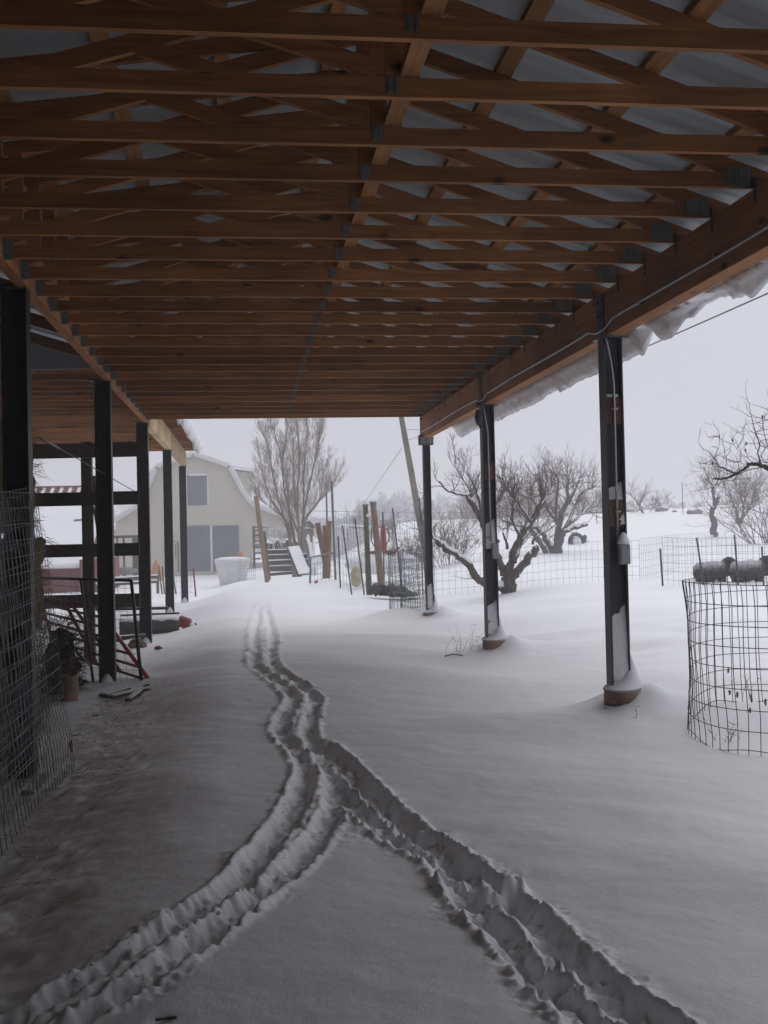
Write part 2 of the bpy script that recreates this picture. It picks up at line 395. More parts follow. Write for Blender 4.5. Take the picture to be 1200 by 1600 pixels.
def make_ground():
    r1 = np.concatenate([np.exp(np.arange(math.log(.7), math.log(2.8), .012)), np.exp(np.arange(math.log(2.81), math.log(17), .0027))]); r2 = np.exp(np.arange(math.log(17.1), math.log(620), .011))
    R = np.concatenate([r1, r2])
    A = np.concatenate([np.radians(np.arange(-30, 46, .13)), np.radians(np.arange(46, 330, 3.0))])
    nr, na = len(R), len(A)
    RR, AA = np.meshgrid(R, A, indexing='ij')
    X = (RR * np.sin(AA)).ravel(); Y = (RR * np.cos(AA)).ravel()
    Z = ter(X, Y); S = np.zeros_like(Z)
    best = np.full(len(X), 9.0); side = np.zeros(len(X)); dep = np.zeros(len(X)); rim = np.zeros(len(X)); crumb = np.zeros(len(X))
    near = np.where((Y > .5) & (Y < 34) & (X > -6) & (X < 6))[0]
    xn, yn = X[near], Y[near]
    cut = np.zeros(len(near)); rimv = np.zeros(len(near)); cr = np.zeros(len(near))
    for li, (l, D, wdt) in enumerate(LINES):
        l = smooth_line(l); bd = np.full(len(near), 9.0); arc = np.zeros(len(near)); acc = 0
        for i in range(len(l) - 1):
            ax, ay = l[i]; bx, by = l[i + 1]; dx, dy = bx - ax, by - ay; L2 = dx * dx + dy * dy + 1e-9
            sel = np.where((xn > min(ax, bx) - .6) & (xn < max(ax, bx) + .6) & (yn > min(ay, by) - .6) & (yn < max(ay, by) + .6))[0]
            if len(sel):
                t = np.clip(((xn[sel] - ax) * dx + (yn[sel] - ay) * dy) / L2, 0, 1)
                dd = np.hypot(xn[sel] - ax - t * dx, yn[sel] - ay - t * dy)
                up = dd < bd[sel]; k = sel[up]; bd[k] = dd[up]; arc[k] = acc + t[up] * math.sqrt(L2)
            acc += math.sqrt(L2)
        edge = vn(xn, yn, .07, 20 + li) * .03 + vn(xn, yn, .22, 30 + li) * .045 + vn(xn, yn, .035, 35 + li) * .028 + vn(xn, yn, .016, 36 + li) * .012
        d2 = bd + edge * 1.0
        Dm = D * (1 + .25 * vn(arc, arc * 0 + li, .5, 41))
        Dm = Dm * (1 - .25 * ss(16, 26, yn))
        prof = .35 * ss(wdt * 1.25, wdt * .75, d2) + .65 * ss(wdt, wdt * .25, d2)
        # boot steps every stride: deeper pads with low saddles between them
        step = .5 + .5 * np.sin(arc * 2 * math.pi / .62 + li * 2)
        far_ = ss(8.5, 11, yn)
        Dm = Dm * ((.72 + .5 * step) * (1 - far_) + far_ * (.25 + 1.0 * step ** .7)) * ss(-.02, .35, arc + (1 if li < 2 else 0)) * ss(0, .8, acc - arc + (0 if li < 2 else 2))
        lump = vn(xn, yn, .045, 50) * .018 + vn(xn, yn, .11, 51) * .034 + vn(xn, yn, .022, 52) * .008
        c = Dm * prof * (1 + .55 * vn(xn, yn, .055, 44 + li) + .35 * vn(xn, yn, .025, 46 + li) + .2 * vn(xn, yn, .013, 48 + li))
        cut = np.maximum(cut, c)
        rimv = np.maximum(rimv, (.022 + .02 * vn(xn, yn, .2, 60)) * np.exp(-((bd - wdt * 1.22) / (wdt * .33)) ** 2))
        cr = np.maximum(cr, ss(wdt * 2.6, wdt * .9, bd + vn(xn, yn, .25, 66) * .1)* (.7 if li < 2 else 1.0))
        if li < 2:
            s_ = ss(.62, .85, vn(xn, yn, .13, 71) + .5) * ss(.55, .8, vn(xn, yn, .6, 72) + .5) * ss(wdt * .55, .0, bd) * ss(9, 6, yn)
            S[near] = np.maximum(S[near], s_ * .5)
    lump = vn(xn, yn, .045, 50) * .024 + vn(xn, yn, .11, 51) * .024 + vn(xn, yn, .024, 52) * .017 + vn(xn, yn, .012, 53) * .010 + vn(xn, yn, .018, 54) * .010
    lump = lump * (1 + .9 * ss(7.5, 12, yn))
    Z[near] += -cut + rimv * (1 - ss(.0, .05, cut)) + lump * cr + np.maximum(0, vn(xn, yn, .035, 77) - .22) * .05 * cr
    Z[near] += (vn(xn + .4 * yn, yn, .42, 95) * .016 + vn(xn + .3 * yn, yn, .17, 96) * .007 + vn(xn, yn, .05, 97) * .0018) * (1 - ss(.0, .04, cut))
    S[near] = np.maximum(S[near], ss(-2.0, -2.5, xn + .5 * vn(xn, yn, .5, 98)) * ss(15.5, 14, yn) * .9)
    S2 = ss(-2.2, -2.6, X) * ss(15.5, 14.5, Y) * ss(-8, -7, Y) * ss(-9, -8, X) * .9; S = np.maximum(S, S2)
    # thrown clod in the right-hand trench
    for px, py, r_, h_ in ((775, 1400, .085, .10), (800, 1395, .07, .06), (740, 1425, .05, .05), (690, 1385, .05, .05)):
        g = G(px, py); Z[near] += h_ * ss(r_ * 1.25, r_ * .55, np.hypot(xn - g.x, yn - g.y) + .02 * vn(xn, yn, .05, 80))
    # stray dents outside the trail
    for px, py, r_, h_ in ((760, 990, .5, -.05), (1000, 1010, .35, -.06), (1070, 985, .3, -.05), (60, 1420, .15, -.04), (250, 1590, .03, -.02), (700, 985, .6, -.04), (115, 1240, .09, .05), (300, 1010, .2, -.02)):
        g = G(px, py); Z[near] += h_ * np.exp(-((xn - g.x) / r_) ** 2 - ((yn - g.y) / (r_ * .8)) ** 2)
    # churned, crusty snow by the hay on the left
    lf = ss(-.4, -1.3, xn) * ss(14, 11, yn)
    Z[near] += lf * (vn(xn, yn, .18, 90) * .025 + vn(xn, yn, .07, 91) * .018)
    # loose crumbs and clods lying along the trail
    rg = np.random.default_rng(5); cand = np.where((cr > .55) & (yn < 13) & (yn > 2.5))[0]; pk = rg.choice(cand, 260, replace=False, p=(yn[cand] ** 2 / (yn[cand] ** 2).sum()))
    cb = MB()
    for q, i_ in enumerate(pk):
        r_ = .004 + .016 * rg.random() ** 3.5 * (1.3 if cut[i_] > .01 else .8); vi = near[i_]
        cb.blob((X[vi], Y[vi], Z[vi] + r_ * .12), (r_, r_ * (.7 + .5 * rg.random()), r_ * .6), q * .37, .3, 6, 4, 2)
    tag(cb.build('snow_crumbs', M['fine'], smooth=True), 'loose snow crumbs scattered along the trodden trail', 'snow', kind='stuff')
    verts = np.empty((len(X) + 1, 3), np.float32); verts[:-1, 0] = X; verts[:-1, 1] = Y; verts[:-1, 2] = Z; verts[-1] = (0, 0, float(Z[:na].mean()))
    i = np.arange(nr - 1)[:, None] * na; j = np.arange(na)[None, :]; j2 = (j + 1) % na
    F = np.stack([i + j, i + na + j, i + na + j2, i + j2], -1).reshape(-1, 4)
    T = np.stack([np.full(na, len(X)), np.arange(na), (np.arange(na) + 1) % na], -1)
    me = bpy.data.meshes.new('snow_ground')
    me.vertices.add(len(verts)); me.vertices.foreach_set('co', verts.ravel())
    nl = F.size + T.size; me.loops.add(nl); me.loops.foreach_set('vertex_index', np.concatenate([F.ravel(), T.ravel()]).astype(np.int32))
    me.polygons.add(len(F) + len(T))
    st = np.concatenate([np.arange(len(F)) * 4, F.size + np.arange(len(T)) * 3]).astype(np.int32)
    me.polygons.foreach_set('loop_start', st)
    me.polygons.foreach_set('use_smooth', np.ones(len(F) + len(T), bool))
    me.update(calc_edges=True); me.validate()
    at = me.attributes.new('soil', 'FLOAT', 'POINT'); at.data.foreach_set('value', np.append(S, 0).astype(np.float32))
    me.materials.append(M['ground'])
    o = bpy.data.objects.new('snow_ground', me); COL.objects.link(o); tag(o, kind='structure')
    return o
make_ground()

# far rolling rise with woods on it
def far_hill():
    mb = MB(); rows = []
    n = 140
    for k in range(n + 1):
        a = math.radians(-40 + 95 * k / n); row = []
        for rr_, h in ((150, 0.3), (210, 3.0), (260, 6.0), (330, 5.5), (420, 1)):
            hh = h * (.55 + .45 * math.sin(a * 5 + 1.0) + .25 * math.sin(a * 13)) * (1 if a > .1 else .35)
            row.append((rr_ * math.sin(a), rr_ * math.cos(a), max(hh, -.5) + .3))
        rows.append(row)
    vs = [p for r in rows for p in r]; fs = []
    for k in range(n):
        for q in range(4): fs.append((k * 5 + q, (k + 1) * 5 + q, (k + 1) * 5 + q + 1, k * 5 + q + 1))
    mb.add(vs, fs); o = mb.build('far_hill', M['snow'], smooth=True); tag(o, kind='structure')
    rnd = random.Random(3); mb = MB()
    for k in range(1500):
        a = math.radians(rnd.uniform(-2, 34)); r_ = rnd.uniform(170, 300)
        if rnd.random() < .3: a = math.radians(rnd.uniform(-12, 8))
        t_ = (r_ - 150) / 150
        base = .3 + (6.0 * min(1, t_ * 1.1)) * (.55 + .45 * math.sin(a * 5 + 1.0) + .25 * math.sin(a * 13)) * (1 if a > .1 else .35) - .8
        x, y = r_ * math.sin(a), r_ * math.cos(a); h = rnd.uniform(2.5, 5.5) if a > .12 else rnd.uniform(2, 4)
        w = h * rnd.uniform(.28, .5)
        for q in range(26):
            u = rnd.random(); an = rnd.uniform(0, 6.28); rr_ = w * math.sin(math.pi * min(.95, .15 + u * .85)) * rnd.random() ** .5
            c = Vector((x + rr_ * math.cos(an), y + rr_ * math.sin(an), base + h * u)); s_ = rnd.uniform(.25, .6)
            d1 = Vector((rnd.gauss(0, 1), rnd.gauss(0, 1), rnd.gauss(0, 1))).normalized() * s_; d2 = Vector((rnd.gauss(0, 1), rnd.gauss(0, 1), rnd.gauss(0, 1))).normalized() * s_
            mb.add([c - d1, c + d2, c + d1, c - d2], [(0, 1, 2, 3)])
        mb.tube([(x, y, base - .5), (x, y, base + h * .6)], [.12, .05], 3, False)
    o = mb.build('distant_wood', M['fartree']); tag(o, 'hazy grey wood on the far rise beyond the orchard', 'woodland', kind='stuff')
far_hill()

# ================================================================== the open-sided shed we stand in
ZB = CZ + 2.02                  # underside of every bottom chord
XL, XR, XC = -1.70, 3.13, 0.72  # inner face of left beam, centre of right beam, ridge
PIT = 0.335
def hplate(mb, x0, x1, z0, z1, y):   # pressed truss plate with ribs
    mb.box((x0, y, z0), (x1, y - .004, z1))
    n = max(2, int((x1 - x0) / .022))
    for i in range(n):
        xx = x0 + (x1 - x0) * (i + .5) / n
        mb.box((xx - .004, y - .0035, z0 + .004), (xx + .004, y - .008, z1 - .004))
shed = thing('pole_shed', (0.7, 6, 0), 'long open-sided shed with red-brown timber trusses, steel posts and metal roof over the path', 'shed')
Y1 = 4.38
def make_truss(y, seed):
    rnd = random.Random(seed); t = .019
    mb = MB(); jz = rnd.uniform(-.006, .006)
    xr_end = XR + .26
    mb.box((XL + .012, y - t, ZB + jz), (XR + .05, y + t, ZB + .092 + jz))
    def topz(x): return ZB + .82 - abs(x - XC) * PIT          # underside of top chord (right) and of the rising web (left)
    def tl(x): return ZB + .83 - (XC - x) * .13                # shallow left top chord
    mb.prism([(XL + .015, y - t + .0005, tl(XL)), (XC - .003, y - t + .0005, tl(XC)), (XC - .003, y - t + .0005, tl(XC) + .087), (XL + .015, y - t + .0005, tl(XL) + .087)], (0, 2 * t - .001, 0))
    mb.prism([(XL + .015, y - t - .0004, topz(XL) + .085), (XC - .002, y - t - .0004, topz(XC)), (XC - .002, y - t - .0004, topz(XC) + .097), (XL + .015, y - t - .0004, topz(XL) + .182)], (0, 2 * t + .0008, 0))
    mb.prism([(XC + .002, y - t - .0008, topz(XC)), (xr_end, y - t - .0008, topz(xr_end)), (xr_end, y - t - .0008, topz(xr_end) + .097), (XC + .002, y - t - .0008, topz(XC) + .097)], (0, 2 * t + .0016, 0))
    mb.box((XC - .044, y - t + .001, ZB + .092 + jz), (XC + .044, y + t - .001, topz(XC) - .003))
    # left half: short vertical and diagonal web
    mb.box((-1.53, y - t + .0015, ZB + .092 + jz), (-1.44, y + t - .0015, tl(-1.48) + .01))
    mb.bar((-.50, y, topz(-.50) + .06), (.64, y, ZB + .13), .034, .085, (0, 0, 1))
    o = mb.build('truss', M['truss'], shed)
    g = MB()
    hplate(g, XC - .040, XC + .018, ZB + .015, ZB + .095, y - t - .0008)
    g.build('gusset_plate', M['galv'], o); g = MB()
    hplate(g, XR - .24, XR - .09, ZB + .012, ZB + .125, y - t - .001)
    g.build('gusset_plate', M['galv'], o)
    h = MB()   # joist hanger on the left beam
    h.box((XL + .004, y - .024, ZB - .004), (XL + .07, y - .0205, ZB + .13)); h.box((XL + .004, y + .0205, ZB - .004), (XL + .07, y + .024, ZB + .13))
    h.box((XL + .004, y - .0205, ZB - .006), (XL + .07, y + .0205, ZB - .0015))
    h.box((XL + .001, y - .06, ZB + .01), (XL + .0035, y + .06, ZB + .15))
    h.build('joist_hanger', M['galv'], o)
    s = MB()   # hurricane strap over the right beam
    s.box((XR - .075, y - .05, ZB - .09), (XR - .071, y - .03, ZB + .06))
    s.build('tie_strap', M['steel'], o)
    return o
for k in range(-9, 25):
    make_truss(Y1 + .6096 * k, 100 + k)
YE = Y1 + .6096 * 24 + .02
YS = -6.1
def rz(x): return ZB + .82 + .097 - ((x - XC) * PIT if x > XC else (XC - x) * .13)
# centre runner on top of the chords
mb = MB(); mb.box((XC - .045 + .07, YS, ZB + .100), (XC + .045 + .07, YE, ZB + .138)); 
o = mb.build('centre_brace', M['purlin'], shed)
# purlins
for x in [XC + .16 + .66 * i for i in range(6)] + [XC - .16 - .66 * i for i in range(4)]:
    if x < XL + .03 or x > XR + .68: continue
    mb = MB(); sgn = -1 if x > XC else .4
    z = rz(x); dz = PIT * .045 * sgn
    mb.prism([(x - .045, YS, z + .004 - dz), (x + .045, YS, z + .004 + dz), (x + .045, YS, z + .042 + dz), (x - .045, YS, z + .042 - dz)], (0, YE - YS, 0))
    mb.build('purlin', M['purlin'], shed)
for nm, xa, xb in (('roof_sheet', XC + .001, XR + .74), ('roof_sheet', XC - .001, XL - .02)):
    mb = MB(); mb.prism([(xa, YS - .1, rz(xa) + .047), (xb, YS - .1, rz(xb) + .047), (xb, YS - .1, rz(xb) + .056), (xa, YS - .1, rz(xa) + .056)], (0, YE - YS + .22, 0))
    mb.build(nm, M['tin'], shed)
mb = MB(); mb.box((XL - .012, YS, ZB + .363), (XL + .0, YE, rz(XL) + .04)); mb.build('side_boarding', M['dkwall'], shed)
# end fascia rafters
mb = MB()
for xa, xb in ((XC + .001, XR + .72), (XC - .001, XL - .02)):
    mb.prism([(xa, YE + .021, rz(xa) - .05), (xb, YE + .021, rz(xb) - .05), (xb, YE + .021, rz(xb) + .045), (xa, YE + .021, rz(xa) + .045)], (0, .035, 0))
mb.build('end_fascia', M['truss'], shed)
# beams
mb = MB(); mb.box((XR - .068, YS, ZB - .39), (XR + .068, YE, ZB - .003)); rb = mb.build('header_beam', M['beam'], shed, bevel=.004)
mb = MB(); mb.box((XL - .10, YS, ZB + .0), (XL, YE + .55, ZB + .36)); lb = mb.build('header_beam', M['beam'], shed, bevel=.004)
# conduit along the right beam
pts = []
y = 1.0
while y < 18.9:
    zz = ZB - .285 + .006 * math.sin(y * 1.7); pts.append((XR - .083, y, zz - (.05 if abs(y - 9.05) < .25 or abs(y - 13.95) < .25 else 0))); y += .22
mb = MB(); mb.tube(pts, .011, 6)
for yy in (2.2, 3.7, 5.2, 6.7, 8.1, 10.6, 12.3, 15.6, 17.2): mb.box((XR - .098, yy - .012, ZB - .30), (XR - .0685, yy + .012, ZB - .265))
mb.build('conduit', M['pipe'], rb, smooth=True)
# ---- posts
M['block'] = wood('post_block', (.13, .06, .04), (.22, .10, .07), 'Z', knots=False)
def ibeam(mb, x, y, z0, z1, dx, fy, tf=.014, tw=.01):
    mb.box((x - dx / 2, y - fy / 2, z0), (x - dx / 2 + tf, y + fy / 2, z1))
    mb.box((x + dx / 2 - tf, y - fy / 2, z0), (x + dx / 2, y + fy / 2, z1))
    mb.box((x - dx / 2 + tf - .001, y - tw / 2, z0 + .001), (x + dx / 2 - tf + .001, y + tw / 2, z1 - .001))
def text_band(s, cx, cy, cz, r, a_mid, size, name, m, parent):
    cu = bpy.data.curves.new('lettering', 'FONT'); cu.body = s; cu.size = size; cu.extrude = .0; cu.align_x = 'CENTER'; cu.offset = .0012
    to = bpy.data.objects.new('lettering', cu); COL.objects.link(to); bpy.context.view_layer.update()
    me = bpy.data.meshes.new_from_object(to.evaluated_get(bpy.context.evaluated_depsgraph_get())); bpy.data.objects.remove(to); bpy.data.curves.remove(cu)
    b = bmesh.new(); b.from_mesh(me); bmesh.ops.subdivide_edges(b, edges=[e for e in b.edges if e.calc_length() > .01], cuts=2, use_grid_fill=False); b.to_mesh(me); b.free()
    o = woff(parent)
    for v in me.vertices:
        a = a_mid + v.co.x / r; zz = v.co.y
        v.co = (cx + math.cos(a) * (r + .0025) - o.x, cy + math.sin(a) * (r + .0025) - o.y, cz + zz + .10 * v.co.x - o.z)
    me.materials.append(m); ob = bpy.data.objects.new(name, me); COL.objects.link(ob); ob.parent = parent; return ob
for i, (y, top) in enumerate(((9.05, .235), (13.95, .19), (18.85, .20))):
    dx, fy = (.165, .15)
    if i == 2: dx, fy = (.125, .125)
    mb = MB(); ibeam(mb, XR, y, top - .02, ZB - .39, dx, fy)
    po = mb.build('steel_post', M['steel'], shed)
    # saddle: top plate and two ears bolted over the beam
    mb = MB(); mb.box((XR - .13, y - .11, ZB - .404), (XR + .13, y + .11, ZB - .392))
    if i < 2:
        mb.box((XR - .080, y - .085, ZB - .391), (XR - .0695, y + .085, ZB - .02)); mb.box((XR + .0695, y - .085, ZB - .391), (XR + .080, y + .085, ZB - .02))
        for zz in (-.32, -.2, -.08):
            for yy in (-.05, .05): mb.tube([(XR - .079, y + yy, ZB + zz), (XR - .094, y + yy, ZB + zz)], .011, 6)
    mb.build('saddle_plate', M['steel'], po)
    # cardboard-formed pier
    rp = .155 if i < 2 else .145
    zt = top - .02
    mb = MB(); mb.lathe((XR + .03, y, 0), [(rp, -.5), (rp, zt - .02), (rp, zt), (rp - .006, zt), (rp - .007, zt - .012)], 40)
    pier = mb.build('concrete_pier', M['card'], po, smooth=False)
    mb = MB(); mb.lathe((XR + .03, y, 0), [(rp + .0025, zt - .075), (rp + .0025, zt - .071)], 40, cap=False); mb.build('printed_line', M['cardd'], pier)
    mb = MB(); mb.lathe((XR + .03, y, zt - .004), [(rp + .008, -.01), (rp + .009, .006), (rp - .01, .010)], 40)
    mb.build('pier_rim', M['conc'], pier)
    if i == 0:
        text_band('NewFORM A', XR + .03, y, zt - .135, rp, math.radians(-108), .062, 'printed_lettering', M['cardd'], pier)
    # snow heaped on the pier and packed into the web
    mb = MB()
    n = 28; rings = [(rp + .015, 0), (rp + .01, .03), (rp * .86, .075), (rp * .62, .14), (rp * .4, .22), (rp * .2, .30), (.01, .34)]
    vs = []; fs = []
    for q, (r_, h_) in enumerate(rings):
        for k in range(n):
            an = 2 * math.pi * k / n; kx = .055 * q / 6 + .03
            wob = 1 + .10 * math.sin(an * 2 + q * .7 + i)
            hh = h_ * (.45 + .55 * ss(-.9, .7, math.cos(an)))
            if q == len(rings) - 1: hh = .30
            vs.append((XR + kx + r_ * wob * math.cos(an), y + r_ * wob * math.sin(an), zt + .004 + float(hh)))
    for q in range(len(rings) - 1):
        for k in range(n): fs.append((q * n + k, q * n + (k + 1) % n, (q + 1) * n + (k + 1) % n, (q + 1) * n + k))
    mb.add(vs, fs); o = mb.build('snow_cap', M['snow'], po, smooth=True)
    o.modifiers.new('s', 'SUBSURF').render_levels = 1
    def packed(z0, z1, lean=.04):
        mb = MB(); y0 = y - .006; xa = XR - dx / 2 + .015; xb = XR + dx / 2 - .015; vs = []; fs = []; m = 16; nn = 8
        for a in range(m + 1):
            u = a / m
            for b_ in range(nn + 1):
                w_ = b_ / nn; z = z0 + (z1 - z0) * u * (1 if u < .4 else (.80 + .20 * w_ + .10 * float(vn(b_ * .8, 3, 1, i))))
                dep = (fy / 2 - .012) * (1 - u) ** .5 * (.5 + .5 * w_) + .012 * vn(a * .9, b_ * .7, 1, i)
                vs.append((xa + (xb - xa) * w_, y0 - max(.003, float(dep)), z))
        for a in range(m):
            for b_ in range(nn): k = a * (nn + 1) + b_; fs.append((k, k + 1, k + nn + 2, k + nn + 1))
        mb.add(vs, fs); mb.build('packed_snow', M['snow'], po, smooth=True)
    packed(top + .05, top + (.68 if i == 0 else .50))
    if i == 0:
        packed(1.62, 1.98)
        # wooden blocks, conduit, junction boxes
        for zz in (2.48, 1.60):
            mb = MB(); mb.box((XR - .065, y - .058, zz), (XR + .066, y - .007, zz + .23)); mb.build('wood_block', M['block'], po, bevel=.003)
            mb = MB(); mb.box((XR - .055, y - .045, zz + .232), (XR + .05, y - .01, zz + .262)); mb.build('snow_tuft', M['snow'], po, bevel=.01)
        zb = 1.30
        mb = MB(); mb.tube([(XR - .083, y - .10, ZB - .34), (XR - .055, y - .09, ZB - .46), (XR - .02, y - .075, ZB - .62), (XR + .0, y - .072, ZB - .8), (XR + .0, y - .072, zb + .16)], .011, 8)
        for zz in (2.6, 1.72): mb.box((XR - .03, y - .085, zz), (XR + .03, y - .059, zz + .018))
        mb.build('conduit', M['pipe'], po, smooth=True)
        mb = MB(); mb.box((XR - .015, y - .15, zb - .02), (XR + .085, y - .077, zb + .15)); jb = mb.build('junction_box', M['box'], po, bevel=.012)
        mb = MB(); mb.box((XR + .0, y - .156, zb - .005), (XR + .07, y - .151, zb + .13)); mb.build('lid', M['box'], jb, bevel=.003)
        mb = MB(); mb.lathe((XR + .035, y - .113, zb + .151), [(.058, 0), (.052, .03), (.035, .07), (.01, .10)], 14); mb.build('snow_tuft', M['snow'], jb, smooth=True)
        mb = MB(); mb.box((XR - .045, y - .17, ZB - .40), (XR + .05, y - .088, ZB - .25)); mb.build('junction_box', M['fix'], po, bevel=.01)
    if i == 1:
        packed(1.35, 1.75)
        mb = MB(); mb.tube([(XR - .083, y - .10, ZB - .34), (XR - .05, y - .085, ZB - .5), (XR - .01, y - .075, ZB - .75), (XR, y - .072, 1.45)], .012, 8); mb.build('conduit', M['pipe'], po, smooth=True)
        mb = MB(); mb.box((XR - .06, y - .06, 2.25), (XR + .06, y - .007, 2.46)); mb.build('wood_block', M['block'], po)
        mb = MB(); mb.box((XR - .0, y - .14, 1.22), (XR + .09, y - .077, 1.42)); mb.build('junction_box', M['box'], po, bevel=.01)
        # hanging black floodlight
        mb = MB(); mb.box((XR - .15, y - .12, ZB - .43), (XR - .09, y - .04, ZB - .36)); mb.blob((XR - .135, y - .10, ZB - .56), (.05, .05, .10), 3, .15); mb.tube([(XR - .12, y - .09, ZB - .64), (XR - .10, y - .09, ZB - .70)], .02, 6)
        mb.build('flood_lamp', M['black'], po, smooth=True)
    if i == 2:
        mb = MB(); mb.box((XR - .15, y - .14, ZB - .52), (XR + .11, y - .068, ZB - .34)); lf = mb.build('lamp_housing', M['fix'], po, bevel=.008)
        mb = MB()
        for q in range(2): mb.box((XR - .125 + q * .12, y - .148, ZB - .49), (XR - .03 + q * .12, y - .141, ZB - .37))
        mb.build('lamp_face', M['box'], lf)
        mb = MB()
        for zz in (-.05, -.28): mb.tube([(XR - .09, y, ZB + zz), (XR - .03, y, ZB + zz)], .012, 6); mb.box((XR - .10, y - .02, ZB + zz - .02), (XR - .085, y + .02, ZB + zz + .02))
        mb.box((XR - .074, y + .02, ZB - .39), (XR - .069, y + .19, ZB - .01))
        mb.build('end_bracket', M['steel'], po)
for i, (y, zb_) in enumerate(((9.0, -.3), (14.3, -.30), (19.55, -.40))):
    mb = MB(); x = XL - .12; ibeam(mb, x, y, zb_, ZB - .001 + .0, .20, .17)
    po = mb.build('steel_post', M['steel'], shed)
    mb = MB(); mb.box((x - .16, y - .12, ZB + .0), (x + .01, y + .12, ZB + .012)); mb.box((XL - .112, y - .1, ZB + .012), (XL - .102, y + .1, ZB + .3)); mb.build('saddle_plate', M['steel'], po)
    if i > 0:
        mb = MB(); mb.lathe((x, y - .06, tz(x, y) - .02), [(.09, 0), (.075, .05), (.05, .09), (.02, .12)], 14); mb.build('packed_snow', M['snow'], po, smooth=True)
# snow curling off the eave
def eave_snow(name, xe, ze, y0, y1, sgn, lab, seed, Lf, parent=None):
    mb = MB(); n = int((y1 - y0) / .03); m = 14; vs = []; fs = []
    for i in range(n + 1):
        y = y0 + (y1 - y0) * i / n; L = Lf(y)
        thick = .05 + .5 * min(L, .2) + .03 * float(vn(y, 0, .16, seed + 4))
        for k in range(m):
            u = k / m
            # loop: out along the roof, over the edge, curl down and back in
            if u < .5:
                v = u / .5; a = v * 1.9
                px_ = xe + sgn * (-.25 + .30 * min(1, v * 1.6)) - sgn * max(0, v - .6) * .22 * (L / .3); pz_ = ze + .11 - L * max(0, v - .35) / .65 * 1.25 + .02 * math.sin(a * 2)
            else:
                v = (1 - u) / .5
                px_ = xe + sgn * (-.25 + .30 * min(1, v * 1.6)) - sgn * max(0, v - .6) * .22 * (L / .3) - sgn * thick * (1 if v > .3 else .2) * (1 - .75 * max(0, v - .75) / .25); pz_ = ze + .015 - (L * max(0, v - .35) / .65 * 1.10)
            j = .022 * float(vn(y * 1.0, k * .35, .13, seed)) + .010 * float(vn(y, k * .3, .04, seed + 1))
            vs.append((px_ + j, y, pz_ + j * .8))
    for i in range(n):
        for k in range(m): k2 = (k + 1) % m; fs.append((i * m + k, i * m + k2, (i + 1) * m + k2, (i + 1) * m + k))
    fs.append(tuple(range(m))); fs.append(tuple(n * m + k for k in range(m - 1, -1, -1)))
    mb.add(vs, fs); o = mb.build(name, M['snow'], smooth=True); tag(o, lab, 'snow', kind='stuff')
def LfR(y):
    if y > 10.0: return .20 + .07 * float(vn(y, 1, .7, 5)) + .04 * float(vn(y, 1, .15, 6)) + .02 * float(vn(y, 1, .06, 16))
    a = float(vn(y, 2, .5, 7)) + .5 * float(vn(y, 2, .2, 8)) + .12 * float(vn(y, 2, .05, 18))
    return min(.24, max(.04, .10 + .24 * a)) * (.5 if y < 7.5 else .75)
eave_snow('eave_snow', XR + .74, rz(XR + .74), -5, 19.3, 1, 'white snow curling over the right eave of the shed roof', 11, LfR)
# flat snow blanket on the roof
mb = MB()
for xa, xb in ((XC, XR + .60), (XC, XL - 0.02)):
    mb.prism([(xa, YS, rz(xa) + .058), (xb, YS, rz(xb) + .058), (xb, YS, rz(xb) + .19), (xa, YS, rz(xa) + .2)], (0, YE - YS + .05, 0))
o = mb.build('roof_snow', M['snow'], smooth=False); tag(o, 'smooth white snow lying on top of the long shed roof', 'snow', kind='stuff')

# ================================================================== second shed beyond: fresh glulam header, low trusses, snowy eave
s2 = thing('far_shed', (-4.5, 24, 0), 'lower shed roof beyond the rack with pale new header beam and closely set timber trusses', 'shed')
ZB2 = CZ + 2.40; X2L, X2R = -9.5, -1.36; XC2 = -5.4
def r2(x): return ZB2 + .02 + (X2R - x) * .30 if x > XC2 else ZB2 + .02 + (X2R - XC2) * .30 - (XC2 - x) * .30
for k in range(24):
    y = 16.9 + .6096 * k
    mb = MB(); mb.box((X2L, y - .019, ZB2), (X2R - .02, y + .019, ZB2 + .10))
    for xa, xb in ((XC2, X2R), (XC2, X2L)):
        mb.prism([(xa, y - .020, r2(xa) + .04), (xb, y - .020, r2(xb) + .04 if xb > XC2 else r2(xb) + .04), (xb, y - .020, r2(xb) + .13), (xa, y - .020, r2(xa) + .13)], (0, .040, 0))
    mb.bar((XC2, y, ZB2 + .09), (XC2, y, r2(XC2) + .05), .034, .085, (1, 0, 0))
    for xa in (-3.6, -7.2): mb.bar((xa, y, ZB2 + .07), ((xa + XC2) / 2, y, r2((xa + XC2) / 2) + .05), .034, .085, (0, 0, 1))
    mb.build('truss', M['truss'], s2)
mb = MB()
for xa, xb in ((XC2, X2R + .10), (XC2, X2L)):
    mb.prism([(xa, 16.6, r2(xa) + .15), (xb, 16.6, r2(xb) + .15), (xb, 16.6, r2(xb) + .16), (xa, 16.6, r2(xa) + .16)], (0, 14.7, 0))
mb.build('roof_sheet', M['tin'], s2)
mb = MB(); mb.box((X2R + .0, 19.3, ZB2 - .02), (X2R + .03, 31.25, ZB2 + .13)); mb.build('eave_board', M['glulam'], s2)
for a_, b_ in ((19.75, 25.3), (25.32, 31.0)):
    mb = MB(); mb.box((XL - .13, a_, ZB2 - .42), (XL, b_, ZB2 - .002)); mb.build('header_beam', M['glulam'], s2, bevel=.004)
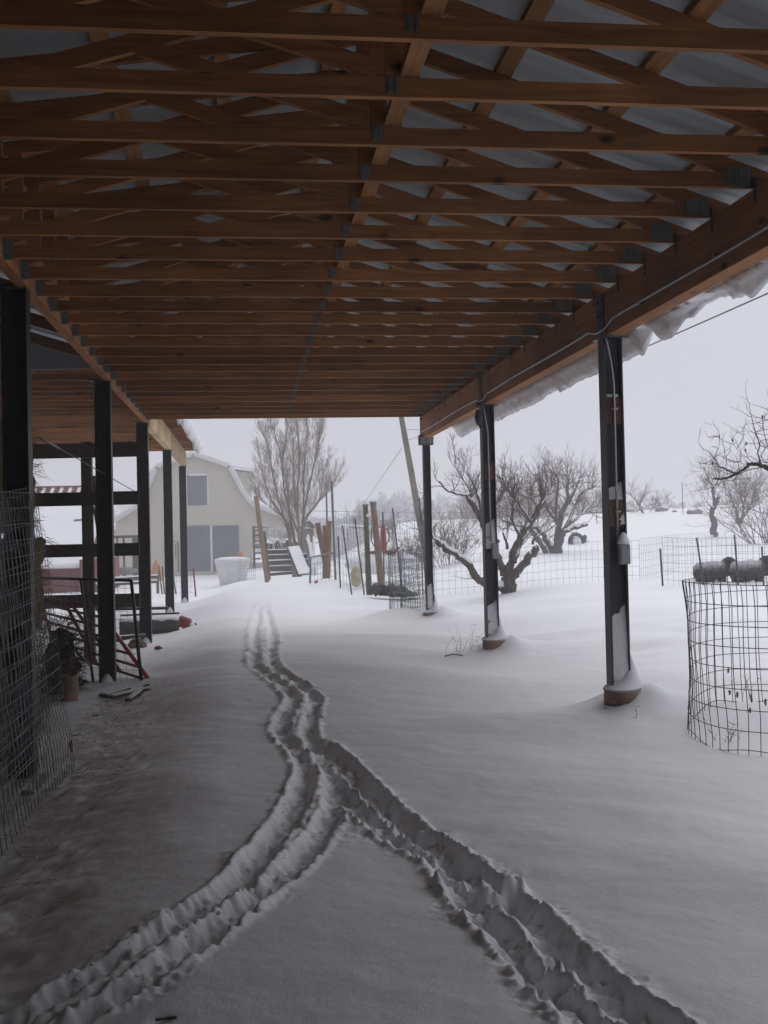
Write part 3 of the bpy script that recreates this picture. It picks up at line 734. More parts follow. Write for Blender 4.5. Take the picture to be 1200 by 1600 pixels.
for y in (25.2, 31.0):
    mb = MB(); ibeam(mb, XL - .10, y, -.6, ZB2 - .42, .19, .16); po = mb.build('steel_post', M['steel'], s2)
    mb = MB(); mb.box((XL - .2, y - .1, ZB2 - .435), (XL + .01, y + .1, ZB2 - .422)); mb.box((XL + .001, y - .02, ZB2 - .42), (XL + .006, y + .06, ZB2 - .05)); mb.build('saddle_plate', M['steel'], po)
    mb = MB(); mb.lathe((XL - .1, y - .05, tz(XL, y) - .02), [(.10, 0), (.08, .06), (.05, .12), (.02, .16)], 14); mb.build('packed_snow', M['snow'], po, smooth=True)
for x, y in ((-9.3, 24), (-9.3, 30.5)):
    mb = MB(); ibeam(mb, x, y, -.6, ZB2, .19, .16); mb.build('steel_post', M['steel'], s2)
eave_snow('eave_snow', X2R + .10, r2(X2R) + .10, 18.5, 31.4, 1, 'white curled snow hanging from the far shed eave', 31, lambda y: max(.05, .17 + .2 * float(vn(y, 3, .5, 9)) + .15 * float(vn(y, 3, .14, 10))))
mb = MB(); mb.prism([(XC2, 16.6, r2(XC2) + .165), (X2R, 16.6, r2(X2R) + .165), (X2R, 16.6, r2(X2R) + .3), (XC2, 16.6, r2(XC2) + .36)], (0, 14.6, 0)); mb.prism([(XC2, 16.6, r2(XC2) + .165), (X2L, 16.6, r2(X2L) + .165), (X2L, 16.6, r2(X2L) + .3), (XC2, 16.6, r2(XC2) + .36)], (0, 14.6, 0))
o = mb.build('roof_snow', M['snow']); tag(o, 'snow blanket lying on the lower far shed roof', 'snow', kind='stuff')

# ================================================================== dark hay barn on the left
hb = thing('hay_barn', (-5, 6, 0), 'tall dark hay barn adjoining the shed on the left', 'barn')
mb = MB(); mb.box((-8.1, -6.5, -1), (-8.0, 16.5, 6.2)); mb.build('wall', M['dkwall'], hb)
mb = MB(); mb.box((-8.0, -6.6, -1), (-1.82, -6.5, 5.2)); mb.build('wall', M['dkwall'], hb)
mb = MB(); mb.prism([(-1.80, -6.6, 4.12), (-8.2, -6.6, 6.1), (-8.2, -6.6, 6.16), (-1.80, -6.6, 4.18)], (0, 23.1, 0)); mb.build('roof_sheet', M['tin'], hb)
mb = MB(); mb.prism([(-1.83, 16.5, 4.13), (-1.83, 16.5, 4.28), (-7.99, 16.5, 6.02), (-7.99, 16.5, 4.5), (-6.4, 16.5, 4.05)], (0, .03, 0)); mb.build('gable_sheet', M['tin'], hb)
for k in range(12):
    y = -5 + 1.83 * k; mb = MB(); mb.bar((-1.90, y, 4.04), (-7.95, y, 5.90), .038, .14, (0, 0, 1)); mb.build('rafter', M['truss'], hb)
for x in (-3.4, -5.0, -6.6):
    mb = MB(); mb.box((x - .02, -6, 4.12 + (-1.9 - x) * .31 - .0), (x + .02, 16.4, 4.16 + (-1.9 - x) * .31)); mb.build('purlin', M['purlin'], hb)
# unseen right-hand wall, added to keep sky light off the foreground snow
mb = MB(); mb.box((XR + .09, -6.64, -1), (XR + .15, 1.6, ZB - .4)); mb.build('side_wall', M['dkwall'], shed)
mb = MB(); mb.bar((-7.9, 16.56, r2(-1.2) + .13 + 2.0), (-1.3, 16.56, r2(-1.3) + .13), .02, .03) if False else mb.bar((-5.3, 16.55, r2(-5.3) + .16), (-1.3, 16.55, r2(-1.3) + .16), .02, .04); mb.build('rake_trim', M['trim'], s2)
rw = MB(); rw.box((-1.80, -6.75, -1), (3.2, -6.65, ZB - .01)); o = rw.build('light_block_end_wall', M['dkwall'], shed)  # unseen rear wall, added to cut the light from behind the camera

# ================================================================== hay stack, mesh panels and clutter on the left
def strands(mb, n, fn, l0=.06, l1=.22, r=.0016, seed=1, droop=0):
    rnd = random.Random(seed)
    for k in range(n):
        c, d = fn(rnd); l = rnd.uniform(l0, l1); d = (Vector(d) + Vector((rnd.gauss(0, .55), rnd.gauss(0, .55), rnd.gauss(0, .55)))).normalized()
        c = Vector(c); e = c + d * l; mid = c + d * l * .5 + Vector((rnd.gauss(0, .012), rnd.gauss(0, .012), rnd.gauss(0, .012))); e.z -= droop * l
        s = d.cross(Vector((rnd.random(), rnd.random(), .3))).normalized() * r
        mb.add([c - s, c + s, mid + s, e, mid - s], [(0, 1, 2, 4), (4, 2, 3)])
def bale(x0, x1, y0, y1, z0, z1, lab, seed):
    o = thing('hay_bale', ((x0 + x1) / 2, (y0 + y1) / 2, z0), lab, 'hay bale', 'big hay bales stacked beside the left post')
    mb = MB(); nx, ny, nz_ = 8, 22, 14
    bm = bmesh.new(); bmesh.ops.create_cube(bm, size=1); bmesh.ops.subdivide_edges(bm, edges=bm.edges[:], cuts=13, use_grid_fill=True)
    vs = []
    for v in bm.verts:
        p = Vector(((x0 + x1) / 2 + v.co.x * (x1 - x0), (y0 + y1) / 2 + v.co.y * (y1 - y0), (z0 + z1) / 2 + v.co.z * (z1 - z0)))
        n = Vector((round(v.co.x * 1.999) / 1 if abs(v.co.x) > .49 else 0, (1 if v.co.y > 0 else -1) if abs(v.co.y) > .49 else 0, (1 if v.co.z > 0 else -1) if abs(v.co.z) > .49 else 0))
        q = mnoise.noise(p * 2.2 + Vector((seed, 0, 0))) * .13 + mnoise.noise(p * 6 + Vector((seed, 3, 0))) * .06
        k = max(abs(v.co.y), 0); k2 = abs(v.co.z)
        rnd_ = .05 * (max(0, k - .38) + max(0, k2 - .38)) / .12
        vs.append(p + n * (q - rnd_))
    fs = [tuple(l.vert.index for l in f.loops) for f in bm.faces]; bm.free()
    mb.add(vs, fs); mb.build('packed_hay', M['hay'], o, smooth=True)
    mb = MB()
    def fn(r):
        w = r.random()
        if w < .55: return (x1 + r.uniform(-.06, .03), r.uniform(y0, y1), r.uniform(z0, z1)), (1, 0, -.2)
        if w < .85: return (r.uniform(x0, x1), y1 + r.uniform(-.07, .05), r.uniform(z0, z1)), (.3, 1, -.1)
        return (r.uniform(x0, x1), r.uniform(y0, y1), z1), (.2, 0, 1)
    strands(mb, 1300, fn, .05, .22, .0022, seed, .4); mb.build('loose_hay', M['haystalk'], o)
names = ['bottom', 'second', 'topmost']
for r in range(3):
    z0 = -.30 + r * .99; off = (0, .05, -.06)[r]
    bale(-3.3, -2.0 + off * .6, 9.05, 10.95 + off, z0, z0 + .97, names[r] + ' big hay bale behind the wire panels, at the open end of the stack', 40 + r)
    bale(-3.3, -2.05, 6.75, 9.0, z0, z0 + .97, names[r] + ' big hay bale of the column beside the first left steel post', 50 + r)
    bale(-3.3, -2.08, 4.4, 6.7, z0, z0 + .97, names[r] + ' big hay bale of the nearest column, at the left picture edge', 60 + r)

def panel(name, p00, p10, p01, p11, nu, nv, rw, m, lab, group=None, bend=.0, seed=0, top_h=True, irregular=0.0, parent=None):
    """welded wire panel between bottom corners p00,p10 and top corners p01,p11; nu verticals, nv horizontals"""
    p00, p10, p01, p11 = map(Vector, (p00, p10, p01, p11)); mb = MB()
    nrm = (p10 - p00).cross(p01 - p00).normalized(); rnd = random.Random(seed)
    def pt(u, v):
        a = p00.lerp(p10, u); b = p01.lerp(p11, u); p = a.lerp(b, v)
        return p + nrm * (bend * math.sin(math.pi * u) * (.4 + .6 * v) + .014 * mnoise.noise(Vector((u * 6 + seed, v * 5, 0))) * 2) + Vector((0, 0, irregular * mnoise.noise(Vector((u * 7, v * 7, seed)))))
    for i in range(nu):
        u = i / (nu - 1); lo = -.02 * rnd.random()
        mb.tube([pt(u, v / 8) for v in range(9)], rw, 4, False)
    for j in range(nv):
        v = j / (nv - 1); e0 = -.004; mb.tube([pt(u / 12, v) for u in range(13)], rw, 4, False)
    if parent: return mb.build(name, m, parent)
    o = mb.build(name, m); return tag(o, lab, 'wire mesh' if 'mesh' in name else 'wire fence', group)
# outer panel: foot splayed towards the path, plus two tucked behind it
def gv(x, y, dz=0): return Vector((x, y, tz(x, y) + dz))
grp = 'welded wire panels leaning on the hay stack'
panel('wire_mesh', gv(-1.50, 5.6, -.02), gv(-1.46, 9.25, .0), (-1.74, 5.5, 1.86), (-1.70, 9.15, 1.98), 34, 20, .0030, M['wire'], 'outermost galvanised wire panel leaning on the hay with its foot splayed towards the path', grp, .03, 1)
panel('wire_mesh', gv(-1.62, 5.7, 0), gv(-1.60, 9.1, .02), (-1.80, 5.5, 1.74), (-1.73, 9.0, 2.02), 30, 17, .0030, M['wire'], 'wire panel sandwiched just behind the outermost one against the hay', grp, .02, 2)
panel('wire_mesh', gv(-1.75, 5.9, 0), gv(-1.74, 9.35, .03), (-1.86, 5.8, 1.80), (-1.80, 9.30, 1.96), 26, 13, .0028, M['wire'], 'innermost wire panel lying flat against the hay bales', grp, .0, 3)
# turned-out lower corner flap of the near panel
mb = MB()
mb.tube([(-2.15, 10.9, 2.50), (-1.98, 11.2, 2.46)], .01, 6)
pA = P(62, 683, 10.2); pB = P(216, 771, 17.2)
mb = MB(); L_ = (pB - pA)
mb.tube([pA, pB], .006, 5)
tb = thing('tension_cable', pA, 'thin dark cable with a turnbuckle strung from the hay to the wooden rack', 'cable'); mb.build('cable', M['dwire'], tb)
mb = MB(); mb.tube([pA + L_ * .02, pA + L_ * .05, pA + L_ * .10, pA + L_ * .13], [.008, .013, .013, .008], 8); mb.build('turnbuckle', M['galv'], tb, smooth=True)
# old red hay twine / rag stuck in the panel
g = G(112, 1178); mb = MB(); mb.tube([g + Vector((0, 0, .02)), g + Vector((-.02, .05, .08)), g + Vector((.0, .02, .13))], [.012, .016, .006], 6)
tag(mb.build('red_rag', M['terra']), 'small faded red rag at the foot of the outermost wire panel', 'rag')

# loose hay trodden in by the stack
mb = MB()
def litter(r):
    while True:
        x = -1.75 + abs(r.gauss(0, .33)); y = r.uniform(5, 13.5)
        if x < .2: break
    return (x, y, tz(x, y) + .006 + r.random() * .012), (r.gauss(0, 1), r.gauss(0, 1), .05)
strands(mb, 1300, litter, .02, .10, .0015, 9)
tag(mb.build('hay_litter', M['haystalk']), 'scattered hay stalks trodden into the snow beside the stack', 'hay', kind='stuff')

# bucket-like offcut of pier form holding straw
g = G(108, 1094)
bk = thing('form_tube', g, 'short brown cardboard tube standing in the snow left of the second steel post', 'tube')
mb = MB(); mb.lathe(g - Vector((0, 0, .03)), [(.105, 0), (.105, .32), (.098, .32), (.097, .27)], 24); mb.build('tube_wall', M['card'], bk)
mb = MB(); mb.lathe(g, [(.0965, .255), (.0965, .26)], 24); mb.build('contents', M['dkwall'], bk)
# heap of dark brush and hay behind it
g2 = GD(95, 13.4); mb = MB(); mb.blob(g2 + Vector((-.05, 0, .28)), (.20, .3, .46), 5, .35, 14, 10, 2.2)
M['brush'] = mat('dark_brush', (.055, .042, .026), .95, 0, .5, 25, 1.0, 60)
hp = thing('brush_heap', g2, 'dark tangled heap of brush and hay behind the brown tube', 'brush heap'); mb.build('core', M['brush'], hp)
mb = MB()
def fb(r):
    a = r.uniform(0, 6.28); h = r.random(); rr = .24 * math.sqrt(1 - (h * .9) ** 2); return (g2.x - .05 + rr * math.cos(a), g2.y + rr * math.sin(a), g2.z + h * .9), (math.cos(a), math.sin(a), .3)
strands(mb, 1200, fb, .08, .28, .0028, 12, .3); mb.build('stalks', M['brush'], hp)

# snow-dusted short planks at the foot of the second post
for px, py, ang, l, w, lab in ((180, 1086, .9, .42, .12, 'short snow-dusted plank nearest the second steel post'), (199, 1088, .75, .50, .13, 'widest snow-dusted plank, in the middle of the three by the second post'), (210, 1092, 1.35, .46, .07, 'narrow snow-dusted plank, right of the three by the second post')):
    g = G(px, py); d = Vector((math.cos(ang), math.sin(ang), 0)); t_ = thing('plank', g, lab, 'plank', 'snow-dusted planks on the ground')
    a = g - d * l / 2 + Vector((0, 0, .02)); b = g + d * l / 2 + Vector((0, 0, .05))
    mb = MB(); mb.bar(a, b, w, .03); mb.build('board', M['old'], t_, bevel=.004)
    mb = MB(); mb.bar(a + Vector((.01, .01, .022)), b + Vector((-.01, -.02, .022)), w * .85, .016); mb.build('snow', M['snow'], t_, bevel=.006)

# black pipe gate panel with wire mesh, leaning behind the second post
mb = MB(); d0, d1 = 14.15, 14.5
c = [P(146, 1070, 13.9), P(222, 1075, 13.75), P(205, 907, 14.6), P(126, 905, 14.9)]
gl = [P(62, 1035, 14.6), P(58, 903, 15.4)]
gt = thing('mesh_gate', (c[0] + c[1]) / 2, 'black pipe gate filled with wire mesh leaning behind the second steel post', 'gate')
mb.tube([c[1], c[2]], .023, 8); mb.tube([gl[1], c[3], c[2] + Vector((.0, 0, .0))], .02, 8); mb.tube([c[3], c[0]], .018, 8); mb.tube([gl[0], c[0], c[1]], .018, 8); mb.build('frame', M['steel'], gt, smooth=True)
panel('mesh', c[0], c[1], c[3], c[2], 8, 14, .0022, M['wire'], '', parent=gt, seed=5)
panel('mesh', gl[0], c[0], gl[1], c[3], 9, 14, .0022, M['wire'], '', parent=gt, seed=6)
# red tube gate fallen aslant
q = dict(rb=P(234, 1064, 13.9), rt=P(150, 948, 15.6), lt=P(60, 930, 16.4), lb=P(88, 1018, 14.8))
rg = thing('tube_gate', q['rb'], 'old red tube gate lying aslant with its near corner on the snow', 'gate')
mb = MB(); mb.tube([q['rb'], q['rt']], .027, 8); mb.tube([q['lb'], q['lt']], .022, 8); mb.build('end_tube', M['red'], rg, smooth=True)
for i in range(7):
    t_ = i / 6; a = q['lb'].lerp(q['lt'], t_); b = q['rb'].lerp(q['rt'], t_); mb = MB(); mb.tube([a, b], .019, 7); mb.build('rail', M['rust'] if i % 3 == 2 else M['redw'], rg, smooth=True)
mb = MB(); mb.bar(q['lb'].lerp(q['rb'], .45), q['lt'].lerp(q['rt'], .45), .05, .01); mb.bar(q['lb'].lerp(q['rb'], .7), q['lt'].lerp(q['rt'], .55), .05, .01); mb.build('brace', M['redw'], rg)
for i, (a, b, r_) in enumerate(((P(85, 985, 13.4), P(142, 1040, 13.6), .016), (P(78, 1000, 13.2), P(118, 1040, 13.6), .012))):
    mb = MB(); mb.tube([a, b], r_, 7); tag(mb.build('loose_pipe', M['galv'], smooth=True), ('thicker' if i == 0 else 'thinner') + ' grey loose pipe slanting down beside the brush heap', 'pipe', 'loose pipes by the brush heap')

# heavy wooden rack: four planks spiked to posts, two leaning boards
D = 16.6
rk = thing('plank_rack', GD(134, D), 'dark heavy plank rack of four horizontal boards on an upright post behind the steel posts', 'rack')
for y0, y1, xr in ((690, 713, 231), (767, 788, 217), (848, 868, 218), (927, 948, 219)):
    a0, a1 = P(20, (y0 + y1) / 2 + 3.5, D), P(xr, (y0 + y1) / 2, D)
    a0.z = a1.z; mb = MB(); mb.bar(a0, a1, .05, (y1 - y0) * D / FPX, (0, 0, 1)); mb.build('plank', M['old'], rk, bevel=.004)
b0 = P(134, 702, D + .07); mb = MB(); mb.box((b0.x - .08, b0.y, -.5), (b0.x + .08, b0.y + .15, 4.0 if False else b0.z + .12)); mb.build('upright', M['oldz'], rk, bevel=.006)
b0 = P(30, 702, D + .07); mb = MB(); mb.box((b0.x - .08, b0.y, -.5), (b0.x + .08, b0.y + .15, b0.z + .12)); mb.build('upright', M['oldz'], rk, bevel=.006)
a = P(147, 744, D + .25); b = P(160, 905, D - .0 + .22); mb = MB(); mb.bar(a, P(166, 1010, D + .1), .14, .04, (1, 0, 0)); tag(mb.build('leaning_board', M['oldz']), 'dark board leaning steeply against the rack upright', 'board')
mb = MB(); mb.bar(P(143, 775, D + .35), P(157, 860, D + .33), .03, .02, (1, 0, 0)); tag(mb.build('leaning_lath', M['galv']), 'thin pale lath leaning beside the rack upright', 'lath')
mb = MB(); mb.bar(P(218, 655, 18.8), P(222, 700, 18.8), .07, .04, (1, 0, 0))
# long roll under a snow crust between third and fourth posts
g = GD(236, 21.0); ax = Vector((1, .12, 0)).normalized()
tr = thing('tarp_roll', g, 'dark rolled tarp with snow along its top behind the third steel post', 'rolled tarp')
mb = MB(); n = 14; pts = [g + Vector((-.62, -.1, .15)) + ax * (1.12 * i / n) for i in range(n + 1)]
mb.tube(pts, [.14 + .006 * math.sin(i * 1.7) for i in range(n + 1)], 12); mb.build('roll', M['tarp'], tr, smooth=True)
mb = MB(); mb.tube([p + Vector((0, -.0, .085)) for p in pts[:]], [.085 + .006 * math.sin(i * 2.1) for i in range(n + 1)], 10); mb.build('snow', M['snow'], tr, smooth=True)
mb = MB(); mb.tube([p + Vector((0, .2, .22)) for p in (pts[0], pts[-1])], .02, 6); mb.build('pole', M['steel'], tr)
# terracotta spout / chute section on the snow
g = GD(281, 21.6)
ch = thing('plastic_chute', g, 'rust-red bent plastic chute lying half in snow by the fourth steel post', 'chute')
mb = MB(); pp = [g + Vector((-.24, 0, .06)), g + Vector((-.1, 0, .11)), g + Vector((.02, 0, .16)), g + Vector((.10, -.02, .14)), g + Vector((.12, -.04, .0))]
mb.tube(pp, [.07, .09, .11, .11, .12], 12); mb.build('bent_tube', M['terra'], ch, smooth=True)
mb = MB(); mb.lathe(g + Vector((.19, -.06, .0)), [(.075, -.02), (.078, .07), (.05, .12)], 12); mb.build('snow', M['snow'], ch, smooth=True)
mb = MB(); mb.blob(g + Vector((.27, 0, .06)), (.03, .04, .05), 2, .1); mb.build('black_cap', M['black'], ch, smooth=True)
for px, py, sx, sy, sz, m_, lab, nm in ((214, 1006, .16, .10, .09, 'rust', 'rusty brown box half buried left of the third steel post', 'rusty_box'), (247, 1008, .07, .05, .03, 'terra', 'small brown clod of debris right of the third steel post', 'debris')):
    g = G(px, py + 6); mb = MB(); mb.blob(g + Vector((0, .0, sz * .6)), (sx, sy, sz), 4, .25, 12, 8, 2.5); tag(mb.build(nm, M[m_]), lab, 'debris')
mb = MB()
for px, py, k in ((232, 1078, 1), (218, 1088, 2), (231, 1072, 3), (110, 1078, 4), (40, 1240, 5), (150, 1120, 6), (120, 1150, 7)):
    g = G(px, py); mb.blob(g, (.05, .03, .018), k, .4, 8, 5, 3)
tag(mb.build('dark_clods', M['hay']), 'dark clods of hay and dirt lying on the snow by the left posts', 'dirt', kind='stuff')
# low steel rails and pipes lying under the far shed
for i, (a, b, lab) in enumerate(((P(150, 952, 19.5), P(262, 950, 20.5), 'snowy dark pipe lying highest behind the third post'), (P(190, 998, 17.0), P(226, 992, 17.5), 'short dark pipe lying low beside the third post'))):
    mb = MB(); mb.tube([a, b], .03, 8); tag(mb.build('steel_pipe', M['steel'], smooth=True), lab, 'pipe')

# ================================================================== right-hand wire cylinder (tree guard)
cx, cy, cr_ = 4.60, 7.95, 1.25
g = G(1100, 1116)
cg = thing('wire_cage', (cx, cy, tz(cx, cy)), 'dark welded wire cylinder standing in the snow at the right picture edge', 'wire cage')
mb = MB(); zb0 = .02; h_ = 1.13; nU = 74
def cagept(a, v):
    wob = .03 * mnoise.noise(Vector((a * 2, v * 3, 1)))
    r_ = cr_ * (1 + wob) + .03 * (1 - v); return Vector((cx + r_ * math.cos(a), cy + r_ * math.sin(a) * .8, 0))
for i in range(nU):
    a = 2 * math.pi * i / nU; ps = []
    for v in range(9):
        p = cagept(a, v / 8); lean = (1 - v / 8); p.x += .05 * lean * 1.0; z0 = tz(p.x, p.y) - .05; ps.append(Vector((p.x, p.y, z0 + (1.16 - z0) * v / 8)))
    mb.tube(ps, .0032, 5, False)
for j in range(9):
    ps = []
    for i in range(73):
        a = 2 * math.pi * i / 72; v = j / 8; p = cagept(a, v); p.x += .05 * (1 - v); z0 = tz(p.x, p.y) + .02; ps.append(Vector((p.x, p.y, z0 + (1.16 - z0) * v + (.02 * math.sin(a * 9) if j == 0 else 0))))
    mb.tube(ps, .0032, 5, False)
mb.build('wire_mesh', M['dwire'], cg)
mb = MB(); rnd = random.Random(4)
for px, py in ((1138, 1047), (1140, 1082), (1174, 1092), (1152, 1085), (1172, 1110), (1196, 1098)):
    mb = MB(); g = P(px, py, 7.8); mb.blob(g, (.009, .006, .018 + .014 * rnd.random()), px, .5, 6, 5, 3); mb.build('caught_leaf', M['twig'], cg)

def weed(px, py, n, h, seed, lab):
    g = G(px, py); rnd = random.Random(seed); mb = MB()
    for k in range(n):
        a = rnd.uniform(0, 6.28); p = g + Vector((rnd.gauss(0, .04), rnd.gauss(0, .04), -.03)); d = Vector((math.cos(a) * .35, math.sin(a) * .35, 1)).normalized(); L_ = h * rnd.uniform(.5, 1)
        pts = [p]
        for q in range(4): d = (d + Vector((rnd.gauss(0, .18), rnd.gauss(0, .18), 0))).normalized(); pts.append(pts[-1] + d * L_ / 4)
        mb.tube(pts, [.0022, .002, .0016, .0012, .0008], 3, False)
        for q in range(4):
            b = pts[rnd.randint(1, 4)]; mb.tube([b, b + Vector((rnd.gauss(0, .035), rnd.gauss(0, .035), rnd.uniform(0, .05)))], .0012, 3, False)
            if rnd.random() < .5: mb.blob(b, (.004, .004, .006), q, .2, 5, 4)
    tag(mb.build('dry_weed', M['twig']), lab, 'weed', 'dry weeds poking through the snow')
weed(936, 1108, 2, .26, 1, 'single dry weed stem left of the lettered pier')
weed(712, 1020, 6, .42, 2, 'sprawling dry weed left of the middle pier')
weed(740, 1015, 4, .48, 3, 'tall thin dry weed close to the middle pier')
weed(1136, 1160, 7, .22, 4, 'pale tuft of dry weed in front of the wire cage')
weed(1165, 1090, 5, .3, 5, 'dry weed growing inside the wire cage')
weed(985, 1120, 1, .2, 6, 'lone bent stalk right of the lettered pier')
mb = MB(); g = G(709, 1026); mb.tube([g + Vector((-.12, 0, .01)), g + Vector((0, .02, .03)), g + Vector((.12, 0, .01))], .008, 5); tag(mb.build('twig_litter', M['bark']), 'short dark stick lying on the snow near the middle pier', 'stick')
mb = MB(); g = G(262, 1590); mb.tube([g + Vector((-.04, 0, -.004)), g + Vector((.03, .0, -.001))], .005, 5); tag(mb.build('buried_stick', M['bark']), 'tiny stick pressed in the snow at the bottom picture edge', 'stick')

# ================================================================== fences
def tpost(px, ptop, pbot, d=None, xt=None, lab='', w=.035, m='dwire', dd=0):
    b = G(px, pbot) if d is None else GD(px, d)
    dist = (b - CAMP).dot(CAMF); t = P(xt if xt is not None else px, ptop, dist + dd)
    mb = MB(); b2 = b - Vector((0, 0, .25)); mb.bar(b2, t, w * .25, w, (0, 1, 0)); mb.bar(b2 + Vector((0, -w * .4, 0)), t + Vector((0, -w * .4, 0)), w, w * .22, (0, 1, 0))
    n = int((t - b2).length / .12)
    for k in range(n): p = b2.lerp(t, (k + .5) / n); mb.box((p.x - w * .2, p.y - w * .75, p.z - .008), (p.x + w * .2, p.y - w * .5, p.z + .008))
    return tag(mb.build('steel_fence_post', M[m]), lab, 'fence post', 'steel T-section fence posts')
def meshfence(pts, hgt, du, nv, rw, m, lab, name='wire_fence', sag=.0, seed=0, zoff=-.06):
    """pts: ground points; mesh follows the snow"""
    mb = MB(); tot = 0; seg = []
    for i in range(len(pts) - 1): l = (Vector(pts[i + 1][:2]) - Vector(pts[i][:2])).length; seg.append(l); tot += l
    def at(s):
        i = 0
        while i < len(seg) - 1 and s > seg[i]: s -= seg[i]; i += 1
        t = s / seg[i]; a, b = pts[i], pts[i + 1]; x = a[0] + (b[0] - a[0]) * t; y = a[1] + (b[1] - a[1]) * t
        zz = a[2] + (b[2] - a[2]) * t
        return x, y, zz, t
    n = int(tot / du)
    def pt(s, v):
        x, y, zz, t = at(s); w = .03 * mnoise.noise(Vector((s * .9 + seed, v * 2, 0)))
        return Vector((x + w, y + w, zz + zoff + hgt * v - sag * math.sin(math.pi * t) * v + .012 * mnoise.noise(Vector((s * 2, v * 3, seed)))))
    for i in range(n + 1): s = tot * i / n; mb.tube([pt(s, v / 4) for v in range(5)], rw, 3, False)
    for j in range(nv): mb.tube([pt(tot * i / (n), j / (nv - 1)) for i in range(n + 1)], rw, 3, False)
    return tag(mb.build(name, m), lab, 'wire fence')
gl = lambda *pp: [tuple(G(x, y)) for x, y in pp]
meshfence(gl((672, 931), (751, 925), (820, 918), (880, 913), (952, 909), (1000, 908)), .92, .155, 6, .0028, M['wire'], 'wide-meshed panel fence in front of the large apple tree, right of the last steel post')
meshfence(gl((1000, 908), (1060, 893), (1130, 890), (1230, 888)), .95, .15, 7, .0026, M['wire'], 'pale back fence line passing behind the dark sheep')
meshfence(gl((1036, 914), (1062, 916), (1098, 914), (1152, 912), (1240, 912)), 1.0, .105, 7, .003, M['dwire'], 'dark close-meshed fence in front of the two sheep')
tpost(1036, 857, 915, xt=1031, lab='leftmost dark steel fence post of the sheep pen')
tpost(1101, 840, 914, xt=1088, lab='leaning steel fence post crossing the left sheep')
tpost(1154, 835, 914, xt=1147, lab='tallest steel fence post, between the two sheep')
tpost(1193, 854, 914, xt=1190, lab='short steel fence post at the right picture edge')

# ================================================================== sheep
def sheep(name, base, head_dir, lab, seed, s=1.0):
    o = thing(name, base, lab, 'sheep', 'dark woolly sheep in the snowy pen')
    mb = MB(); f = Vector((1, .12, 0)).normalized(); sd_ = Vector((-f.y, f.x, 0)); U = Vector((0, 0, 1))
    def el(c, r, n=16, m=12, nz=.0, k=0):
        vs = []; fs = []; C_ = base + f * c[0] * s + sd_ * c[1] * s + U * c[2] * s
        for i in range(m + 1):
            th = math.pi * i / m
            for q in range(n):
                ph = 2 * math.pi * q / n; d = Vector((math.sin(th) * math.cos(ph), math.sin(th) * math.sin(ph), math.cos(th)))
                vs.append(C_ + f * d.x * r[0] * s + sd_ * d.y * r[1] * s + U * d.z * r[2] * s)
        for i in range(m):
            for q in range(n): q2 = (q + 1) % n; fs.append((i * n + q, (i + 1) * n + q, (i + 1) * n + q2, i * n + q2))
        mb.add(vs, fs)
    el((0, 0, .40), (.36, .22, .22)); el((-.26, 0, .38), (.20, .21, .22)); el((.22, 0, .40), (.20, .19, .21)); el((-.05, 0, .30), (.32, .18, .16))
    el((.34, 0, .46), (.14, .13, .17)); el((.40, 0, .46), (.17, .16, .22)); el((.42, -.01, .53), (.14, .13, .17))
    el((.44 + .02 * head_dir, -.02, .53), (.17, .14, .17)); el((.555, -.04, .50), (.10, .07, .08)); el((.62, -.05, .465), (.045, .048, .048))
    for sy in (-1, 1):
        el((.42, .11 * sy - .02, .565), (.03, .06, .018), 8, 6)
        el((.25, .10 * sy, .17), (.055, .055, .15)); el((.25, .10 * sy, .0), (.03, .03, .18)); el((-.28, .11 * sy, .18), (.075, .06, .16)); el((-.31, .11 * sy, .0), (.032, .032, .18))
    el((-.46, 0, .34), (.035, .04, .13), 8, 6)
    ob = mb.build('woolly_body', M['wool'], o)
    # merge into one continuous skin
    bpy.context.view_layer.update()
    r = ob.modifiers.new('r', 'REMESH'); r.mode = 'VOXEL'; r.voxel_size = .013
    sm = ob.modifiers.new('s', 'SMOOTH'); sm.iterations = 5; sm.factor = .5
    me = bpy.data.meshes.new_from_object(ob.evaluated_get(bpy.context.evaluated_depsgraph_get())); ob.modifiers.clear(); ob.data = me
    me.update(); nrm = [v.normal.copy() for v in me.vertices]
    for v, nn in zip(me.vertices, nrm):
        w = v.co / s; wool_amt = ss(.56, .42, w.dot(f)) * ss(.12, .22, w.z + 0)
        q = (mnoise.noise(v.co * 13 + Vector((seed, 0, 0))) * .020 + mnoise.noise(v.co * 30) * .010 + mnoise.noise(v.co * 5) * .02) * float(wool_amt)
        v.co += nn * q * s
    at = me.attributes.new('snow', 'FLOAT', 'POINT')
    at.data.foreach_set('value', [float(ss(-.5, .95, nn.z) * ss(.34, .14, (v.co / s).dot(f)) * ss(.20, .66, v.co.z / s) * 1.15) for v, nn in zip(me.vertices, nrm)])
    for p in me.polygons: p.use_smooth = True
    # face details
    for sy in (-1, 1):
        e = MB(); e.blob(base + (f * .50 + sd_ * (.10 * sy - .02) + U * .575) * s, (.013, .013, .013), 1, 0, 8, 6); e.build('eye', M['black'], o, smooth=True)
    return o
gb = G(1131, 913); gb = Vector((gb.x, gb.y + .55, tz(gb.x, gb.y + .55) - .13)); sheep('sheep', gb, 0, 'left of two dark sheep, snow on its back, behind the wire fence', 1, .90)
gb = G(1196, 913); gb = Vector((gb.x + .0, gb.y + .7, tz(gb.x, gb.y + .7) - .13)); sheep('sheep', gb, 1, 'right of two dark sheep, cut by the picture edge, snow-covered back', 9, .94)

